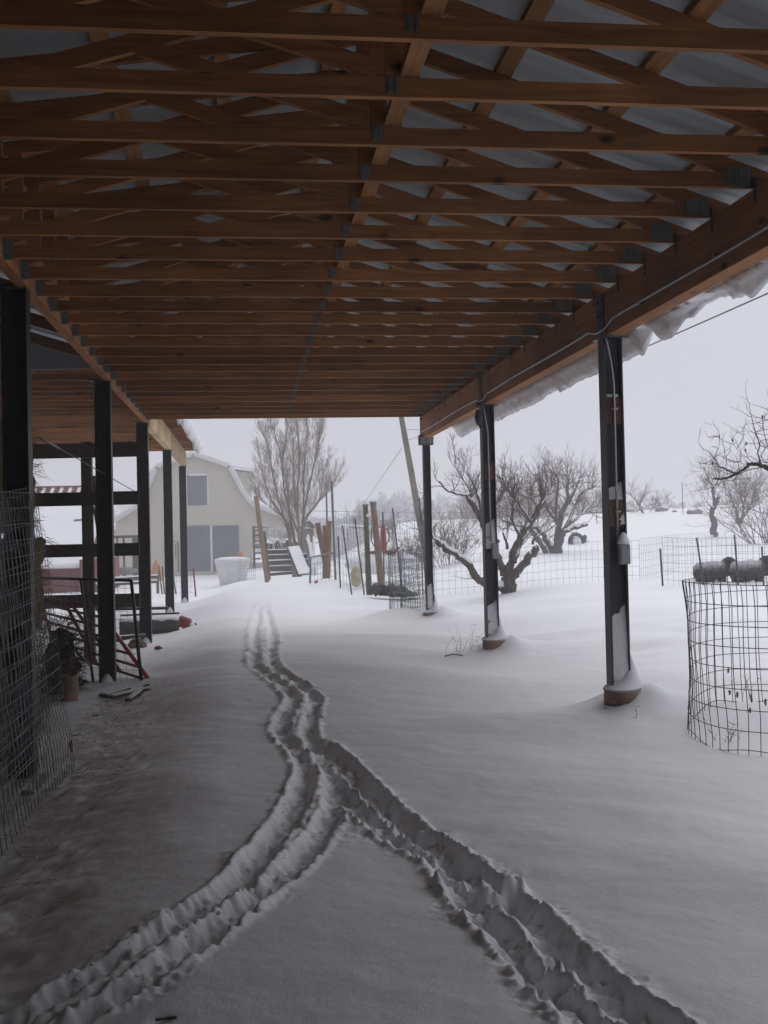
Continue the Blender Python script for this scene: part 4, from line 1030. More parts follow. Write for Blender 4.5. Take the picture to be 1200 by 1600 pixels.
# ================================================================== trees
UP = Vector((0, 0, 1))
def grow(mb, p, d, L, r, depth, rnd, up=.15, wig=.25, spread=.7, kids=(2, 3), shrink=.68, sides=5, minr=.003, tipf=.55):
    n = 4; pts = [p]; rad = [r]; dirs = [d]
    for i in range(n):
        d = (d + Vector((rnd.gauss(0, wig), rnd.gauss(0, wig), rnd.gauss(0, wig))) * .6 + UP * up * .5).normalized()
        pts.append(pts[-1] + d * L / n); rad.append(max(minr, r * (1 - (1 - tipf) * (i + 1) / n))); dirs.append(d)
    mb.tube(pts, rad, max(3, sides), False)
    if depth <= 0: return
    for k in range(rnd.randint(*kids)):
        i = rnd.randint(1, n); a = Vector((rnd.gauss(0, 1), rnd.gauss(0, 1), rnd.gauss(0, 1))); a = (a - dirs[i] * a.dot(dirs[i])).normalized()
        nd = (dirs[i] + a * spread * rnd.uniform(.5, 1.3) + UP * up).normalized()
        grow(mb, pts[i], nd, L * shrink * rnd.uniform(.7, 1.2), max(minr, rad[i] * .62), depth - 1, rnd, up, wig, spread, kids, shrink, max(3, sides - 1), minr, tipf)
    grow(mb, pts[-1], d, L * shrink, rad[-1], depth - 1, rnd, up, wig, spread, kids, shrink, max(3, sides - 1), minr, tipf)
def refine(pts, rnd, j=.02, k=4):
    o_ = []
    for i in range(len(pts) - 1):
        p0 = pts[max(i - 1, 0)]; p1 = pts[i]; p2 = pts[i + 1]; p3 = pts[min(i + 2, len(pts) - 1)]
        for q in range(k):
            t = q / k; v = .5 * ((2 * p1) + (p2 - p0) * t + (2 * p0 - 5 * p1 + 4 * p2 - p3) * t * t + (3 * p1 - p0 - 3 * p2 + p3) * t ** 3)
            if q: v = v + Vector((rnd.gauss(0, j), rnd.gauss(0, j), rnd.gauss(0, j)))
            o_.append(v)
    o_.append(pts[-1]); return o_
def limb(mb, sn, pts, r0, r1, rnd, snow=True, sides=10, j=.012):
    pts = refine([Vector(p) for p in pts], rnd, j); n = len(pts)
    rad = [(r0 + (r1 - r0) * i / (n - 1)) * (1 + .16 * rnd.uniform(-1, 1)) for i in range(n)]
    mb.tube(pts, rad, sides)
    if snow and sn is not None:
        run = []; rr = []
        for i in range(n):
            t = (pts[min(i + 1, n - 1)] - pts[max(i - 1, 0)]).normalized(); flat = 1 - abs(t.z)
            if flat > .14 and rnd.random() < .93:
                side = Vector((.18, -.3, 0)); run.append(pts[i] + Vector((0, 0, rad[i] * .62)) + side * rad[i] * 1.3); rr.append(rad[i] * .86 * min(1, .35 + flat))
            else:
                if len(run) > 1: rr[0] *= .3; rr[-1] *= .3; sn.tube(run, rr, 8)
                run = []; rr = []
        if len(run) > 1: rr[0] *= .3; rr[-1] *= .3; sn.tube(run, rr, 8)
    return pts, rad
class Runs:
    def __init__(s): s.runs = []
    def tube(s, a, b, n): s.runs.append((a, b, n))
def hand_tree(name, base, d, limbs, lab, seed, twigs=6, tw=(.5, .9), snow=True, group=None, up=.35, tr=.008, depth=2, mt='bark', mtw='twig', jz=.5, sdep=.35):
    """limbs: list of (pixel polyline, r0 px, r1 px, twig count, depth jitter); traced heights, own depth spread"""
    rnd = random.Random(seed); o = thing(name, base, lab, 'tree', group)
    tk = MB(); sn = Runs(); cr = MB(); sc = d / FPX
    for pl, r0, r1, tn, zo in limbs:
        n = len(pl); pts = []
        for i, (x, y) in enumerate(pl): pts.append(P(x, y, d + zo * i / (n - 1) if n > 1 else d))
        pp, rad = limb(tk, sn, pts, r0 * sc, r1 * sc, rnd, snow, 9, r0 * sc * .22)
        for k in range(tn):
            i = rnd.randint(max(1, len(pp) // 3), len(pp) - 1); t = (pp[i] - pp[i - 1]).normalized()
            a = Vector((rnd.gauss(0, 1), rnd.gauss(0, 1), rnd.gauss(0, .6))); nd = (t * .45 + a.normalized() * .7 + UP * up).normalized()
            grow(cr, pp[i], nd, rnd.uniform(*tw), min(rad[i] * .5, tr * rnd.uniform(.8, 1.6)), depth, rnd, up * .45, .42, .75, (2, 3), .62, 4, .0028)
    tk.build('trunk', M[mt], o, smooth=True); cr.build('crown', M[mtw], o)
    for run, rr, k in sn.runs:
        if len(run) > 3: s_ = MB(); s_.tube(run, rr, k); s_.build('snow', M['snow'], o, smooth=True)
    return o
def c7(l): return [(640 + x / 3.75, 680 + y / 3.75) for x, y in l]
D1 = 22.6; gb = GD(789, D1)
hand_tree('apple_tree', gb, D1, [
    (c7([(560, 905), (500, 882), (440, 868), (385, 828), (330, 745), (240, 680), (165, 622)]), 6.8, 4.8, 5, -.5),
    (c7([(165, 622), (135, 600), (95, 560)]), 2.2, .8, 7, -.3),
    (c7([(575, 905), (560, 840), (540, 775), (510, 700), (498, 610), (430, 530), (402, 450), (352, 385), (365, 345)]), 7.0, 3.8, 12, .25),
    (c7([(365, 345), (340, 350), (290, 345), (250, 335), (212, 318), (190, 290), (175, 270)]), 2.2, 1.2, 4, -.5),
    (c7([(590, 905), (592, 845), (640, 790), (690, 722), (752, 660)]), 7.2, 6.2, 0, -.5),
    (c7([(585, 860), (590, 760), (608, 690), (650, 590), (710, 510), (762, 420), (786, 345), (762, 300)]), 7.0, 3.6, 14, .4),
    (c7([(610, 745), (640, 650), (690, 560)]), 5.0, 3.5, 2, .5),
    (c7([(575, 665), (565, 620), (545, 570)]), 2.5, 1.2, 3, 0),
    (c7([(720, 640), (735, 600), (800, 560), (860, 520)]), 2.4, .9, 4, -.2),
    (c7([(545, 915), (560, 870), (575, 840)]), 9.0, 7.0, 0, 0),
    (c7([(600, 905), (600, 860)]), 6.5, 6.0, 0, 0),
    (c7([(480, 560), (490, 470), (520, 390), (540, 300)]), 3.5, 1.2, 14, .7),
    (c7([(430, 530), (410, 400), (380, 300), (330, 220)]), 2.6, .8, 10, .6),
    (c7([(650, 590), (600, 480), (620, 380), (560, 300), (510, 230)]), 2.8, .8, 12, .9),
    (c7([(710, 510), (650, 420), (600, 340), (640, 270)]), 2.4, .8, 12, -.4),
    (c7([(762, 420), (820, 330), (850, 250)]), 2.2, .8, 9, .3),
    (c7([(365, 350), (320, 270), (270, 190)]), 1.4, .6, 7, .3)],
    'large low-forked apple tree with snow along its limbs, behind the middle steel post', 21, tw=(.24, .5), tr=.009, depth=2, up=.5)
# cut faces of sawn limbs
D2 = 36.5; gb = GD(864, D2)
hand_tree('apple_tree', gb, D2, [
    (c7([(840, 700), (825, 650), (790, 590), (740, 540)]), 6, 3.0, 10, .5), (c7([(810, 690), (760, 620), (715, 560), (690, 480)]), 5, 2.6, 12, -.4),
    (c7([(850, 700), (862, 610), (880, 520), (900, 440), (930, 360), (925, 250)]), 6.5, 1.6, 26, .5), (c7([(870, 690), (885, 620), (905, 565), (980, 540), (1042, 520)]), 5.5, 3.0, 4, -.5),
    (c7([(885, 580), (960, 500), (1040, 450), (1120, 428)]), 3.4, 1.0, 18, .6), (c7([(880, 530), (820, 450), (790, 380), (800, 280)]), 3.4, 1.2, 22, -.5),
    (c7([(790, 590), (700, 500), (640, 440), (620, 360)]), 3.2, 1.0, 20, .8), (c7([(740, 540), (650, 530), (560, 505), (520, 470)]), 2.6, 1.0, 16, -.4),
    (c7([(905, 560), (960, 440), (1010, 340), (1080, 300)]), 3.0, .9, 20, .9), (c7([(930, 400), (980, 300), (1000, 250)]), 2.0, .8, 14, -.4), (c7([(860, 500), (860, 380), (870, 260), (850, 220)]), 2.6, .8, 18, 1.2),
    (c7([(700, 480), (700, 380), (720, 280)]), 2.0, .8, 16, 1.0)],
    'broad tangled apple tree between the middle and the nearest right steel posts', 22, tw=(.35, .75), tr=.011, depth=2, up=.3)
def c6(l): return [(1040 + x / 7.5, 640 + y / 7.5) for x, y in l]
D3 = 44; gb = GD(1115, D3)
hand_tree('apple_tree', gb, D3, [
    (c6([(565, 1480), (560, 1400), (575, 1330), (540, 1250), (545, 1180), (590, 1090), (615, 1020)]), 5.5, 2.6, 5, .2), (c6([(580, 1090), (560, 1000), (550, 900), (520, 850), (470, 820)]), 3, 1.0, 10, .4),
    (c6([(560, 1150), (500, 1110)]), 1.4, .9, 2, -.3), (c6([(560, 980), (600, 860), (640, 720)]), 1.7, .7, 8, .5), (c6([(550, 900), (480, 930), (400, 930)]), 1.2, .6, 6, .2), (c6([(520, 850), (480, 760), (450, 680)]), 1.2, .6, 6, -.3)],
    'slender crooked apple trunk with a thick snowy stump foot, below the dark overhanging branch', 23, tw=(.35, .7), tr=.012, depth=2, up=.2)
D4 = 50; gb = GD(1153, D4)
hand_tree('apple_tree', gb, D4, [
    (c6([(850, 1345), (850, 1300)]), 4.6, 4.2, 0, 0), (c6([(845, 1310), (830, 1230), (820, 1150), (770, 1050), (760, 950)]), 2.6, .9, 14, .4), (c6([(860, 1310), (930, 1230), (980, 1150), (1040, 1000), (1060, 930)]), 3.0, 1.0, 18, .4),
    (c6([(870, 1300), (910, 1200), (890, 1050), (870, 930)]), 2.2, .8, 18, -.4), (c6([(980, 1150), (1080, 1080), (1200, 1000)]), 1.8, .8, 16, .6), (c6([(990, 1160), (1100, 1200), (1210, 1230)]), 1.2, .5, 6, -.3), (c6([(900, 1150), (950, 1000), (1000, 880)]), 1.6, .8, 20, 1)],
    'V-forked hazy apple tree at the right edge beyond the slender one', 24, tw=(.5, .95), tr=.012, depth=2, up=.25)
D5 = 58; gb = GD(1004, D5)
hand_tree('apple_tree', gb, D5, [
    ([(1007, 812), (1003, 798), (1000, 786), (1006, 772)], 2.2, .9, 12, .4), ([(1004, 800), (995, 785), (985, 772)], 1.5, .6, 10, -.5), ([(1010, 812), (1016, 800), (1022, 790)], 1.1, .6, 8, .3)],
    'small hazy apple tree on the rise right of the nearest steel post', 25, tw=(.4, .8), tr=.014, depth=2, up=.3)
# near branch reaching in from the right
ob = thing('near_apple_tree', (4.75 + 1.5, 12.6, tz(6.2, 12.6)), 'dark near apple tree whose crooked bare branch reaches in from the right edge', 'tree')
DB = 9.6; rnd = random.Random(77); tk = MB(); cr = MB(); sc = DB / FPX
def br(pl, r0, r1, tn, zo=.0, tw_=(.08, .2), up_=.5):
    pts = [P(x, y, DB + zo * i / (len(pl) - 1)) for i, (x, y) in enumerate(c6(pl))]
    pp, rad = limb(tk, None, pts, r0 * sc, r1 * sc, rnd, False, 8, r1 * sc * .3)
    for k in range(tn):
        i = rnd.randint(2, len(pp) - 1); nd = Vector((rnd.gauss(0, .7), rnd.gauss(0, .7), rnd.gauss(.3, .6))).normalized(); grow(cr, pp[i], nd, rnd.uniform(*tw_), .003, 1, rnd, .15, .4, .8, (1, 2), .6, 4, .0013)
br([(1900, 1300), (1600, 900), (1400, 740), (1200, 690), (1110, 650), (990, 640), (920, 700), (830, 750), (720, 800), (620, 812), (565, 808)], 5.0, 1.3, 8, .4)
br([(830, 750), (760, 725), (690, 690), (620, 665)], 1.7, 1.1, 3)
br([(620, 665), (595, 610), (570, 570), (530, 520), (490, 480), (440, 470)], .8, .35, 4)
br([(570, 575), (500, 615), (420, 632), (350, 600)], .55, .3, 3); br([(570, 560), (610, 480), (630, 390), (625, 290)], .6, .25, 3)
br([(690, 690), (715, 610), (700, 540), (685, 465)], .5, .25, 3); br([(1110, 650), (1095, 560), (1080, 500), (1100, 420), (1060, 280), (1030, 180), (990, 0), (975, -90)], 1.3, .3, 8, .3)
br([(1030, 625), (950, 560), (870, 500), (800, 410), (755, 305)], .5, .22, 3); br([(980, 590), (935, 470), (900, 255)], .45, .2, 3); br([(985, 625), (920, 640), (870, 610), (860, 520)], .6, .25, 3)
br([(1120, 680), (1000, 700), (900, 740), (790, 830), (700, 820), (640, 780)], .8, .3, 5, -.2); br([(680, 830), (690, 880), (630, 910), (600, 850)], .5, .25, 2)
br([(1250, 690), (1220, 500), (1160, 300), (1130, 60)], 1.2, .3, 12, .4); br([(1300, 720), (1260, 300), (1200, 0)], 1.2, .3, 10, .6); br([(1200, 610), (1120, 620)], .5, .3, 2); br([(1110, 660), (1120, 560), (1150, 480), (1200, 420)], .6, .3, 4)
for x, y in ((785, 360), (945, 395), (1135, 85), (935, 480), (550, 630)):
    p = P(*c6([(x, y)])[0], DB); tk.blob(p, (.008, .006, .016), x, .3, 6, 5)
# its upper twigs that show under the eave, and the trunk outside the frame
pts = [P(1195, 385, 9.4), P(1180, 395, 9.4), P(1168, 402, 9.4)]; cr.tube(pts, .0025, 4); cr.tube([pts[1], P(1176, 386, 9.4)], .002, 3); cr.tube([pts[0], P(1190, 410, 9.4), P(1183, 425, 9.4)], .002, 3)
cr.tube([P(1260, 300, 9.6), P(1215, 360, 9.5), P(1195, 385, 9.4)], .004, 4)
e = P(*c6([(1900, 1300)])[0], DB + .0)
gg = gv(e.x + .3, e.y + .2); limb(tk, None, [gg - Vector((0, 0, .3)), gg + Vector((.02, 0, .5)), e], .16, .05, rnd, False, 10, .01)
tk.tube([e, P(1330, 520, 9.9), P(1260, 300, 9.6)], [.04, .02, .006], 6)
tk.build('trunk', M['bark'], ob, smooth=True); cr.build('crown', M['twig'], ob)

# cottonwood behind the scrap fence
DC = 48; gb = GD(466, DC); rnd = random.Random(11)
ct = thing('cottonwood_tree', gb, 'tall bare many-stemmed cottonwood tree right of the barn', 'tree'); tk = MB(); cr = MB(); sc = DC / FPX
def c5(l): return [(180 + (960 + (x - 960) * .82) / 3.333, 640 + y / 3.333) for x, y in l]
stems = [([(960, 800), (930, 690), (900, 560), (880, 400), (840, 250), (790, 80)], 6, 1.2, 46, .8), ([(965, 800), (955, 650), (945, 450), (960, 250), (940, 60)], 5, 1.2, 50, -.9), ([(975, 800), (975, 650), (1000, 480), (1040, 330), (1080, 190), (1085, 120)], 5, 1.0, 50, .6),
         ([(955, 790), (890, 600), (800, 500), (740, 380), (725, 300)], 4, .8, 34, -.6), ([(950, 790), (880, 620), (800, 380), (760, 200), (720, 110)], 3.4, .8, 38, 1.2), ([(975, 790), (980, 600), (1060, 500), (1140, 430), (1180, 400)], 3.2, .7, 26, -.5),
         ([(970, 700), (985, 500), (990, 300), (1010, 120), (1000, 30)], 3.4, .8, 40, 1.4), ([(950, 640), (880, 480), (850, 300), (880, 120), (870, 20)], 3.2, .8, 40, -1.2), ([(960, 720), (1010, 560), (1090, 470), (1110, 330)], 2.6, .7, 30, 1.4), ([(940, 700), (850, 560), (760, 500), (700, 460)], 2.4, .6, 20, .6),
         ([(945, 560), (920, 350), (920, 180), (900, 60)], 2.8, .7, 36, .3)]
for pl, r0, r1, tn, zo in stems:
    pts = [P(x, y, DC + zo * i / (len(pl) - 1)) for i, (x, y) in enumerate(c5(pl))]
    pp, rad = limb(tk, None, pts, r0 * sc * .5, r1 * sc * .6, rnd, False, 7, .008)
    for k in range(tn):
        i = rnd.randint(len(pp) // 4, len(pp) - 1); t = (pp[i] - pp[i - 1]).normalized(); a = Vector((rnd.gauss(0, 1), rnd.gauss(0, 1), rnd.gauss(0, .3)))
        nd = (t * .9 + a.normalized() * .55 + UP * .3).normalized(); grow(cr, pp[i], nd, rnd.uniform(.3, .85), .009, 3, rnd, .2, .17, .55, (2, 3), .62, 4, .0032)
limb(tk, None, [gb - Vector((0, 0, .4)), gb + Vector((0, 0, .3)), P(468, 862, DC)], .22, .15, rnd, False, 9)
tk.build('trunk', M['cbark'], ct, smooth=True); cr.build('crown', M['ctwig'], ct)

def bush(px, d, w, h, n, lab, seed, name='bare_bush', mtw='twig', r=.007, group='bare bushes beyond the fences'):
    rnd = random.Random(seed); gb = GD(px, d); o = thing(name, gb, lab, 'bush', group); mb = MB(); tk = MB()
    for k in range(n):
        a = rnd.uniform(0, 6.28); q = rnd.random() ** .5; p = gb + Vector((w * .35 * q * math.cos(a), w * .35 * q * math.sin(a), -.1)); dd = Vector((q * math.cos(a) * .8, q * math.sin(a) * .8, .9 + .3 * rnd.random())).normalized()
        grow(mb, p, dd, h * rnd.uniform(.28, .5), r, 3, rnd, .12, .3, .6, (2, 3), .66, 4, .0035)
    tk.tube([gb - Vector((0, 0, .2)), gb + Vector((.05, 0, h * .3)), gb + Vector((-.02, 0, h * .6))], [r * 3.5, r * 2.6, r], 6)
    tk.build('trunk', M['bark'], o, smooth=True); mb.build('crown', M[mtw], o); return o
bush(700, 34, 1.5, 1.9, 30, 'dense twiggy bush right of the last steel post, with a dark upright stem', 31)
bush(640, 38, 1.4, 1.3, 26, 'low spreading bush left of the leaning pole', 32)
bush(612, 55, 1.8, 1.6, 18, 'faint low bush behind the red tool', 33)
bush(570, 75, 2.4, 2.6, 22, 'faint hazy bush above the small white-roofed hut', 34, mtw='fartree')
bush(820, 52, 3.4, 2.8, 36, 'dense bushes seen through the large apple tree', 35)
bush(780, 56, 3.2, 2.8, 30, 'bush clump behind the middle steel post', 36)
bush(745, 60, 2.6, 2.0, 22, 'hazy bush left of the middle steel post', 37)
bush(925, 70, 2.6, 2.0, 20, 'hazy bush right behind the broad apple tree', 38, mtw='fartree')
bush(1030, 66, 1.8, 1.4, 14, 'faint low bush beside the small hazy apple tree', 39, mtw='fartree')
bush(425, 72, 3.5, 3.0, 40, 'reddish hazy bushes seen through the open frame beside the barn', 40)
bush(205, 74, 3.0, 6.8, 16, 'faint bare bush rising left of the barn roof', 41, mtw='fartree', r=.02)
# second tree at far right
for px, d, lab, sd_, w, h in ((1210, 40, 'tangled orchard tree half cut by the right picture edge', 51, 2.5, 3.6),):
    bush(px, d, w, h, 26, lab, sd_, 'orchard_tree', r=.02, group=None)

# ================================================================== barn and far buildings
DBN = 60.0
def F(px, py, d=DBN): return P(px, py, d)
bY = F(303, 800).y
def fy(px, py, y=bY):          # point on the barn's front plane
    r = ray(px, py); return CAMP + r * (y / r.y)
barn = thing('gambrel_barn', (fy(303, 885).x, bY, -.5), 'big beige gambrel barn with snowy roof edges and grey-glazed loft opening', 'barn')
ng = -1.4
wallpx = [(181, 897), (181, 812), (216, 792), (238, 757), (246, 733), (302, 713), (357, 731), (379, 773), (393, 790), (436, 808), (462, 819), (462, 826), (394, 822), (394, 897)]
poly = [fy(*p) for p in wallpx]; poly[0].z = ng; poly[-1].z = ng
mb = MB(); mb.prism(poly, (0, .2, 0)); wall = mb.build('front_wall', M['siding'], barn)
mb = MB(); xs = [p.x for p in poly]
xr_ = fy(394, 850).x; xl_ = fy(181, 850).x
mb.box((xl_ + .01, bY + .21, ng), (xl_ + .2, bY + 12, fy(181, 812).z - .1)); mb.box((xr_ - .2, bY + .21, ng), (xr_ - .01, bY + 12, fy(393, 790).z - .3)); mb.build('side_wall', M['siding'], barn)
# snowy roof planes
roof = [(176, 815), (216, 790), (236, 753), (244, 730), (302, 709), (359, 728), (381, 770), (394, 787), (438, 804), (488, 823)]
rp_ = [fy(*p) for p in roof]
mb = MB()
for a, b in zip(rp_[:-1], rp_[1:]):
    n_ = (b - a).cross(Vector((0, 1, 0))).normalized();  n_ = n_ if n_.z > 0 else -n_
    off = Vector((0, -.35, 0)); mb.prism([a + off, b + off, b + n_ * .14 + off, a + n_ * .14 + off], (0, 12.5, 0))
mb.build('roof', M['snow'], barn)
mb = MB()
for a, b in zip(rp_[:-1], rp_[1:]):
    n_ = (b - a).cross(Vector((0, 1, 0))).normalized(); n_ = n_ if n_.z > 0 else -n_; off = Vector((0, -.42, 0)); mb.prism([a - n_ * .13 + off, b - n_ * .13 + off, b + n_ * .02 + off, a + n_ * .02 + off], (0, .06, 0))
mb.build('rake_trim', M['trim'], barn)
# shed dormer set back on each side
for (a, b, c_, xo) in (((357, 731), (400, 737), (395, 788), 1), ((246, 733), (214, 745), (224, 775), -1)):
    A, B, C_ = fy(*a), fy(*b), fy(*c_); dp = Vector((0, 1.2, 0))
    mb = MB(); mb.prism([Vector((A.x, 0, A.z)) + Vector((0, bY + 1.2, 0)), Vector((B.x - .25 * xo, bY + 1.2, B.z - .02)), Vector((B.x - .25 * xo, bY + 1.2, C_.z - .2)), Vector((A.x + .3 * xo, bY + 1.2, C_.z - .2))], (0, 9, 0)); mb.build('dormer_wall', M['siding'], barn)
    mb = MB(); mb.prism([Vector((A.x - .1 * xo, bY + .6, A.z + .02)), Vector((B.x + .1 * xo, bY + .6, B.z + .02)), Vector((B.x + .1 * xo, bY + .6, B.z + .17)), Vector((A.x - .1 * xo, bY + .6, A.z + .2))], (0, 10, 0)); mb.build('dormer_roof', M['snow'], barn)
def rect(nm, x0, y0, x1, y1, m, pr=.03, th=.03, parent=barn):
    a = fy(x0, y1); b = fy(x1, y0); mb = MB(); mb.box((a.x, bY - pr, a.z), (b.x, bY - pr + th, b.z)); return mb.build(nm, M[m], parent)
w = rect('loft_opening', 292, 742, 324, 790, 'glass', .03); 
for a in ((291, 740, 325, 742.5), (291, 789.5, 325, 791), (290.5, 742, 292, 790), (324, 742, 325.5, 790)): rect('frame', *a, 'trim', .05, .05, w)
rect('snow_ledge', 296, 740, 322, 743.5, 'snow', .12, .1, w)
dr = rect('sliding_door', 294, 821, 330, 893, 'glass', .03); dr2 = rect('sliding_door', 331, 821, 375, 893, 'glass', .04)
rect('door_mullion', 329.5, 820, 331.5, 893, 'trim', .09, .05, dr)
rect('head_trim', 293, 819.3, 376, 821, 'trim', .08, .05, dr2); rect('jamb', 374.6, 821, 376, 893, 'siding', .08, .05, dr2)
rect('belt_board', 181, 805.5, 432, 806.8, 'siding', .03, .03)
sdp = rect('side_door', 259, 847, 278, 893, 'siding', .035)
for a in ((258, 846, 279, 847.3), (258, 847, 259, 893), (278, 847, 279, 893)): rect('frame', *a, 'fartree', .06, .05, sdp)
mb = MB(); g = fy(270, 893)
mb = MB(); a = fy(274, 850); b = fy(275.5, 873); mb.box((a.x, bY - .08, b.z), (b.x, bY - .036, a.z)); mb.build('handle_bar', M['steel'], sdp)
# open lean-to frame right of the barn
lt = thing('open_leanto', (fy(425, 890).x, bY + .5, -.6), 'weathered open post frame under the right barn eave', 'lean-to')
mb = MB()
def post_(mb, x, y0, y1, w, dd=0):
    a = fy(x, y0, bY + dd); b = fy(x, y1, bY + dd); mb.box((a.x - w / 2, bY + dd - w / 2, ng), (a.x + w / 2, bY + dd + w / 2, a.z))
for x, w, nm in ((396, .14, 'post'), (452, .2, 'post')):
    mb = MB(); post_(mb, x, 820, 890, w, .5); mb.build(nm, M['oldz'], lt)
mb = MB(); a = fy(394, 821); b = fy(456, 821); mb.box((a.x, bY + .41, a.z - .13), (b.x, bY + .59, a.z)); mb.build('beam', M['old'], lt)
for k, y in enumerate((828, 836, 845, 855, 864, 873)):
    mb = MB(); a = fy(398, y); b = fy(408, y + 1); mb.box((a.x, bY + .6, b.z - .02), (b.x, bY + .64, a.z + .03)); mb.build('rung', M['fartree'], lt)

# small gable hut right of the tree
DH = 58
ht = thing('small_hut', GD(486, DH), 'tiny hut with a snowy gable roof behind the cottonwood', 'hut')
a = P(476, 880, DH); b = P(490, 826, DH); mb = MB(); mb.box((a.x, a.y, -.9), (b.x, a.y + 2, b.z)); mb.build('wall', M['oldz'], ht)
mb = MB(); mb.prism([P(470, 826, DH - .3), P(483, 816, DH - .3), P(492, 825, DH - .3), P(492, 821, DH - .3), P(483, 812.5, DH - .3), P(470, 822, DH - .3)], (0, 2.6, 0)); mb.build('roof', M['fartree'], ht)
mb = MB(); mb.prism([P(470, 822, DH - .3), P(483, 812.5, DH - .3), P(492, 821, DH - .3), P(492, 819.5, DH - .3), P(483, 811, DH - .3), P(470, 820, DH - .3)], (0, 2.6, 0)); mb.build('roof_snow', M['snow'], ht)
# pale hut behind the steel posts
DH = 62; ht = thing('small_hut', GD(565, DH), 'low grey hut with a flat snowy roof behind the moss-green wooden post', 'hut')
a = P(545, 850, DH); b = P(588, 825, DH); mb = MB(); mb.box((a.x, a.y, -.9), (b.x, a.y + 3, b.z)); mb.build('wall', M['lilac'], ht)
mb = MB(); a = P(540, 822, DH - .2); b = P(594, 826, DH - .2); mb.prism([a, b, b + Vector((0, 0, .12)), a + Vector((0, 0, .14))], (0, 3.4, 0)); mb.build('roof', M['snow'], ht, bevel=.03)
DH = 60; ht = thing('small_hut', GD(528, DH), 'hazy grey boarded hut seen between the tall thin posts', 'hut')
a = P(522, 850, DH); b = P(541, 824, DH); mb = MB(); mb.box((a.x, a.y, -.9), (b.x, a.y + 2.5, b.z)); mb.build('wall', M['lilac'], ht)
mb = MB(); mb.box((a.x - .1, a.y - .1, b.z + .003), (b.x + .1, a.y + 2.6, b.z + .1)); mb.build('roof', M['snow'], ht)

# red-roofed outbuilding seen through the rack
rs = thing('red_outbuilding', (-11, 46, -.4), 'long red outbuilding with snow-buried roof and bare red ridge, seen through the rack', 'outbuilding')
yE, yR = 43.0, 50.0
e1 = fy(128, 884, yE); r1_ = fy(150, 766, yR); r0 = r1_.z; e0 = e1.z
xA, xB = e1.x - 9.5, e1.x
mb = MB(); mb.prism([(xA, yE, -1.2), (xA, yE, e0 - .05), (xA, yR, r0 - .08), (xA, yR + 5, -1.2)], (xB - .05 - xA, 0, 0)); mb.build('wall', M['redw'], rs)
mb = MB(); mb.prism([(xA - .2, yE - .3, e0 - .12), (xA - .2, yR, r0), (xA - .2, yR, r0 + .05), (xA - .2, yE - .3, e0 - .07)], (xB - xA + .4, 0, 0)); mb.build('roof_sheet', M['redw'], rs)
sl_ = (r0 - e0 + .12) / (yR - yE + .3)
def ry(y): return e0 - .07 + (y - yE + .3) * sl_
mb = MB(); nX = 60; vs = []; fs = []
for i in range(nX + 1):
    x = xA - .25 + (xB - xA + .5) * i / nX
    for j, yy in enumerate((yE - .38, yE - .2, yE + 2, yE + 3.5, yE + 3.7, yE + 5.5, yR - .75 + .12 * float(vn(x, 0, .4, 3)))):
        vs.append((x, yy, ry(yy) + (.02 if j in (6,) else .16 + .08 * float(vn(x, j, .6, 5))) + (0 if j else -.05)))
for i in range(nX):
    for j in range(6): k = i * 7 + j; fs.append((k, k + 7, k + 8, k + 1))
mb.add(vs, fs); o = mb.build('roof_snow', M['snow'], rs, smooth=True); o.modifiers.new('t', 'SOLIDIFY').thickness = .1
mb = MB()
k = 0; x = xA
while x < xB: mb.box((x, yR - .72, ry(yR - .72) + .03), (x + .06, yR - .02, ry(yR) + .07)) if False else mb.prism([(x, yR - .72, ry(yR - .72) + .05), (x, yR - .05, ry(yR - .05) + .05), (x, yR - .05, ry(yR - .05) + .12), (x, yR - .72, ry(yR - .72) + .12)], (.14, 0, 0)); x += .38
mb.build('ridge_snow_stripe', M['trim'], rs)
mb = MB(); mb.box((xA - .2, yR - .06, r0 + .06), (xB + .2, yR + .1, r0 + .22)); mb.build('ridge_cap', M['redw'], rs)
mb = MB(); a = fy(70, 823, yE + 3.4); 
mb.tube([(xB - 2.9, yE + 3.45, ry(yE + 3.45) + .14), (xB - 2.2, yE + 3.5, ry(yE + 3.45) + .16), (xB - 1.4, yE + 3.4, ry(yE + 3.4) + .08)], [.05, .08, .03], 6); mb.tube([(xB - .8, yE + 3.5, ry(yE + 3.5) + .14), (xB - .1, yE + 3.5, ry(yE + 3.5) + .16)], .06, 6); mb.build('ice_crack', M['fartree'], rs)
mb = MB(); a = fy(158, 886, yE - .6); mb.box((xB + .0, yE - .6, -1.2), (xB + .95, yE + 4, e0 + .25)); mb.build('end_bay', M['redw'], rs)
bush(100, 62, 5, 4.6, 10, 'evergreen tips showing above the red ridge', 61, mtw='fartree', r=.02)
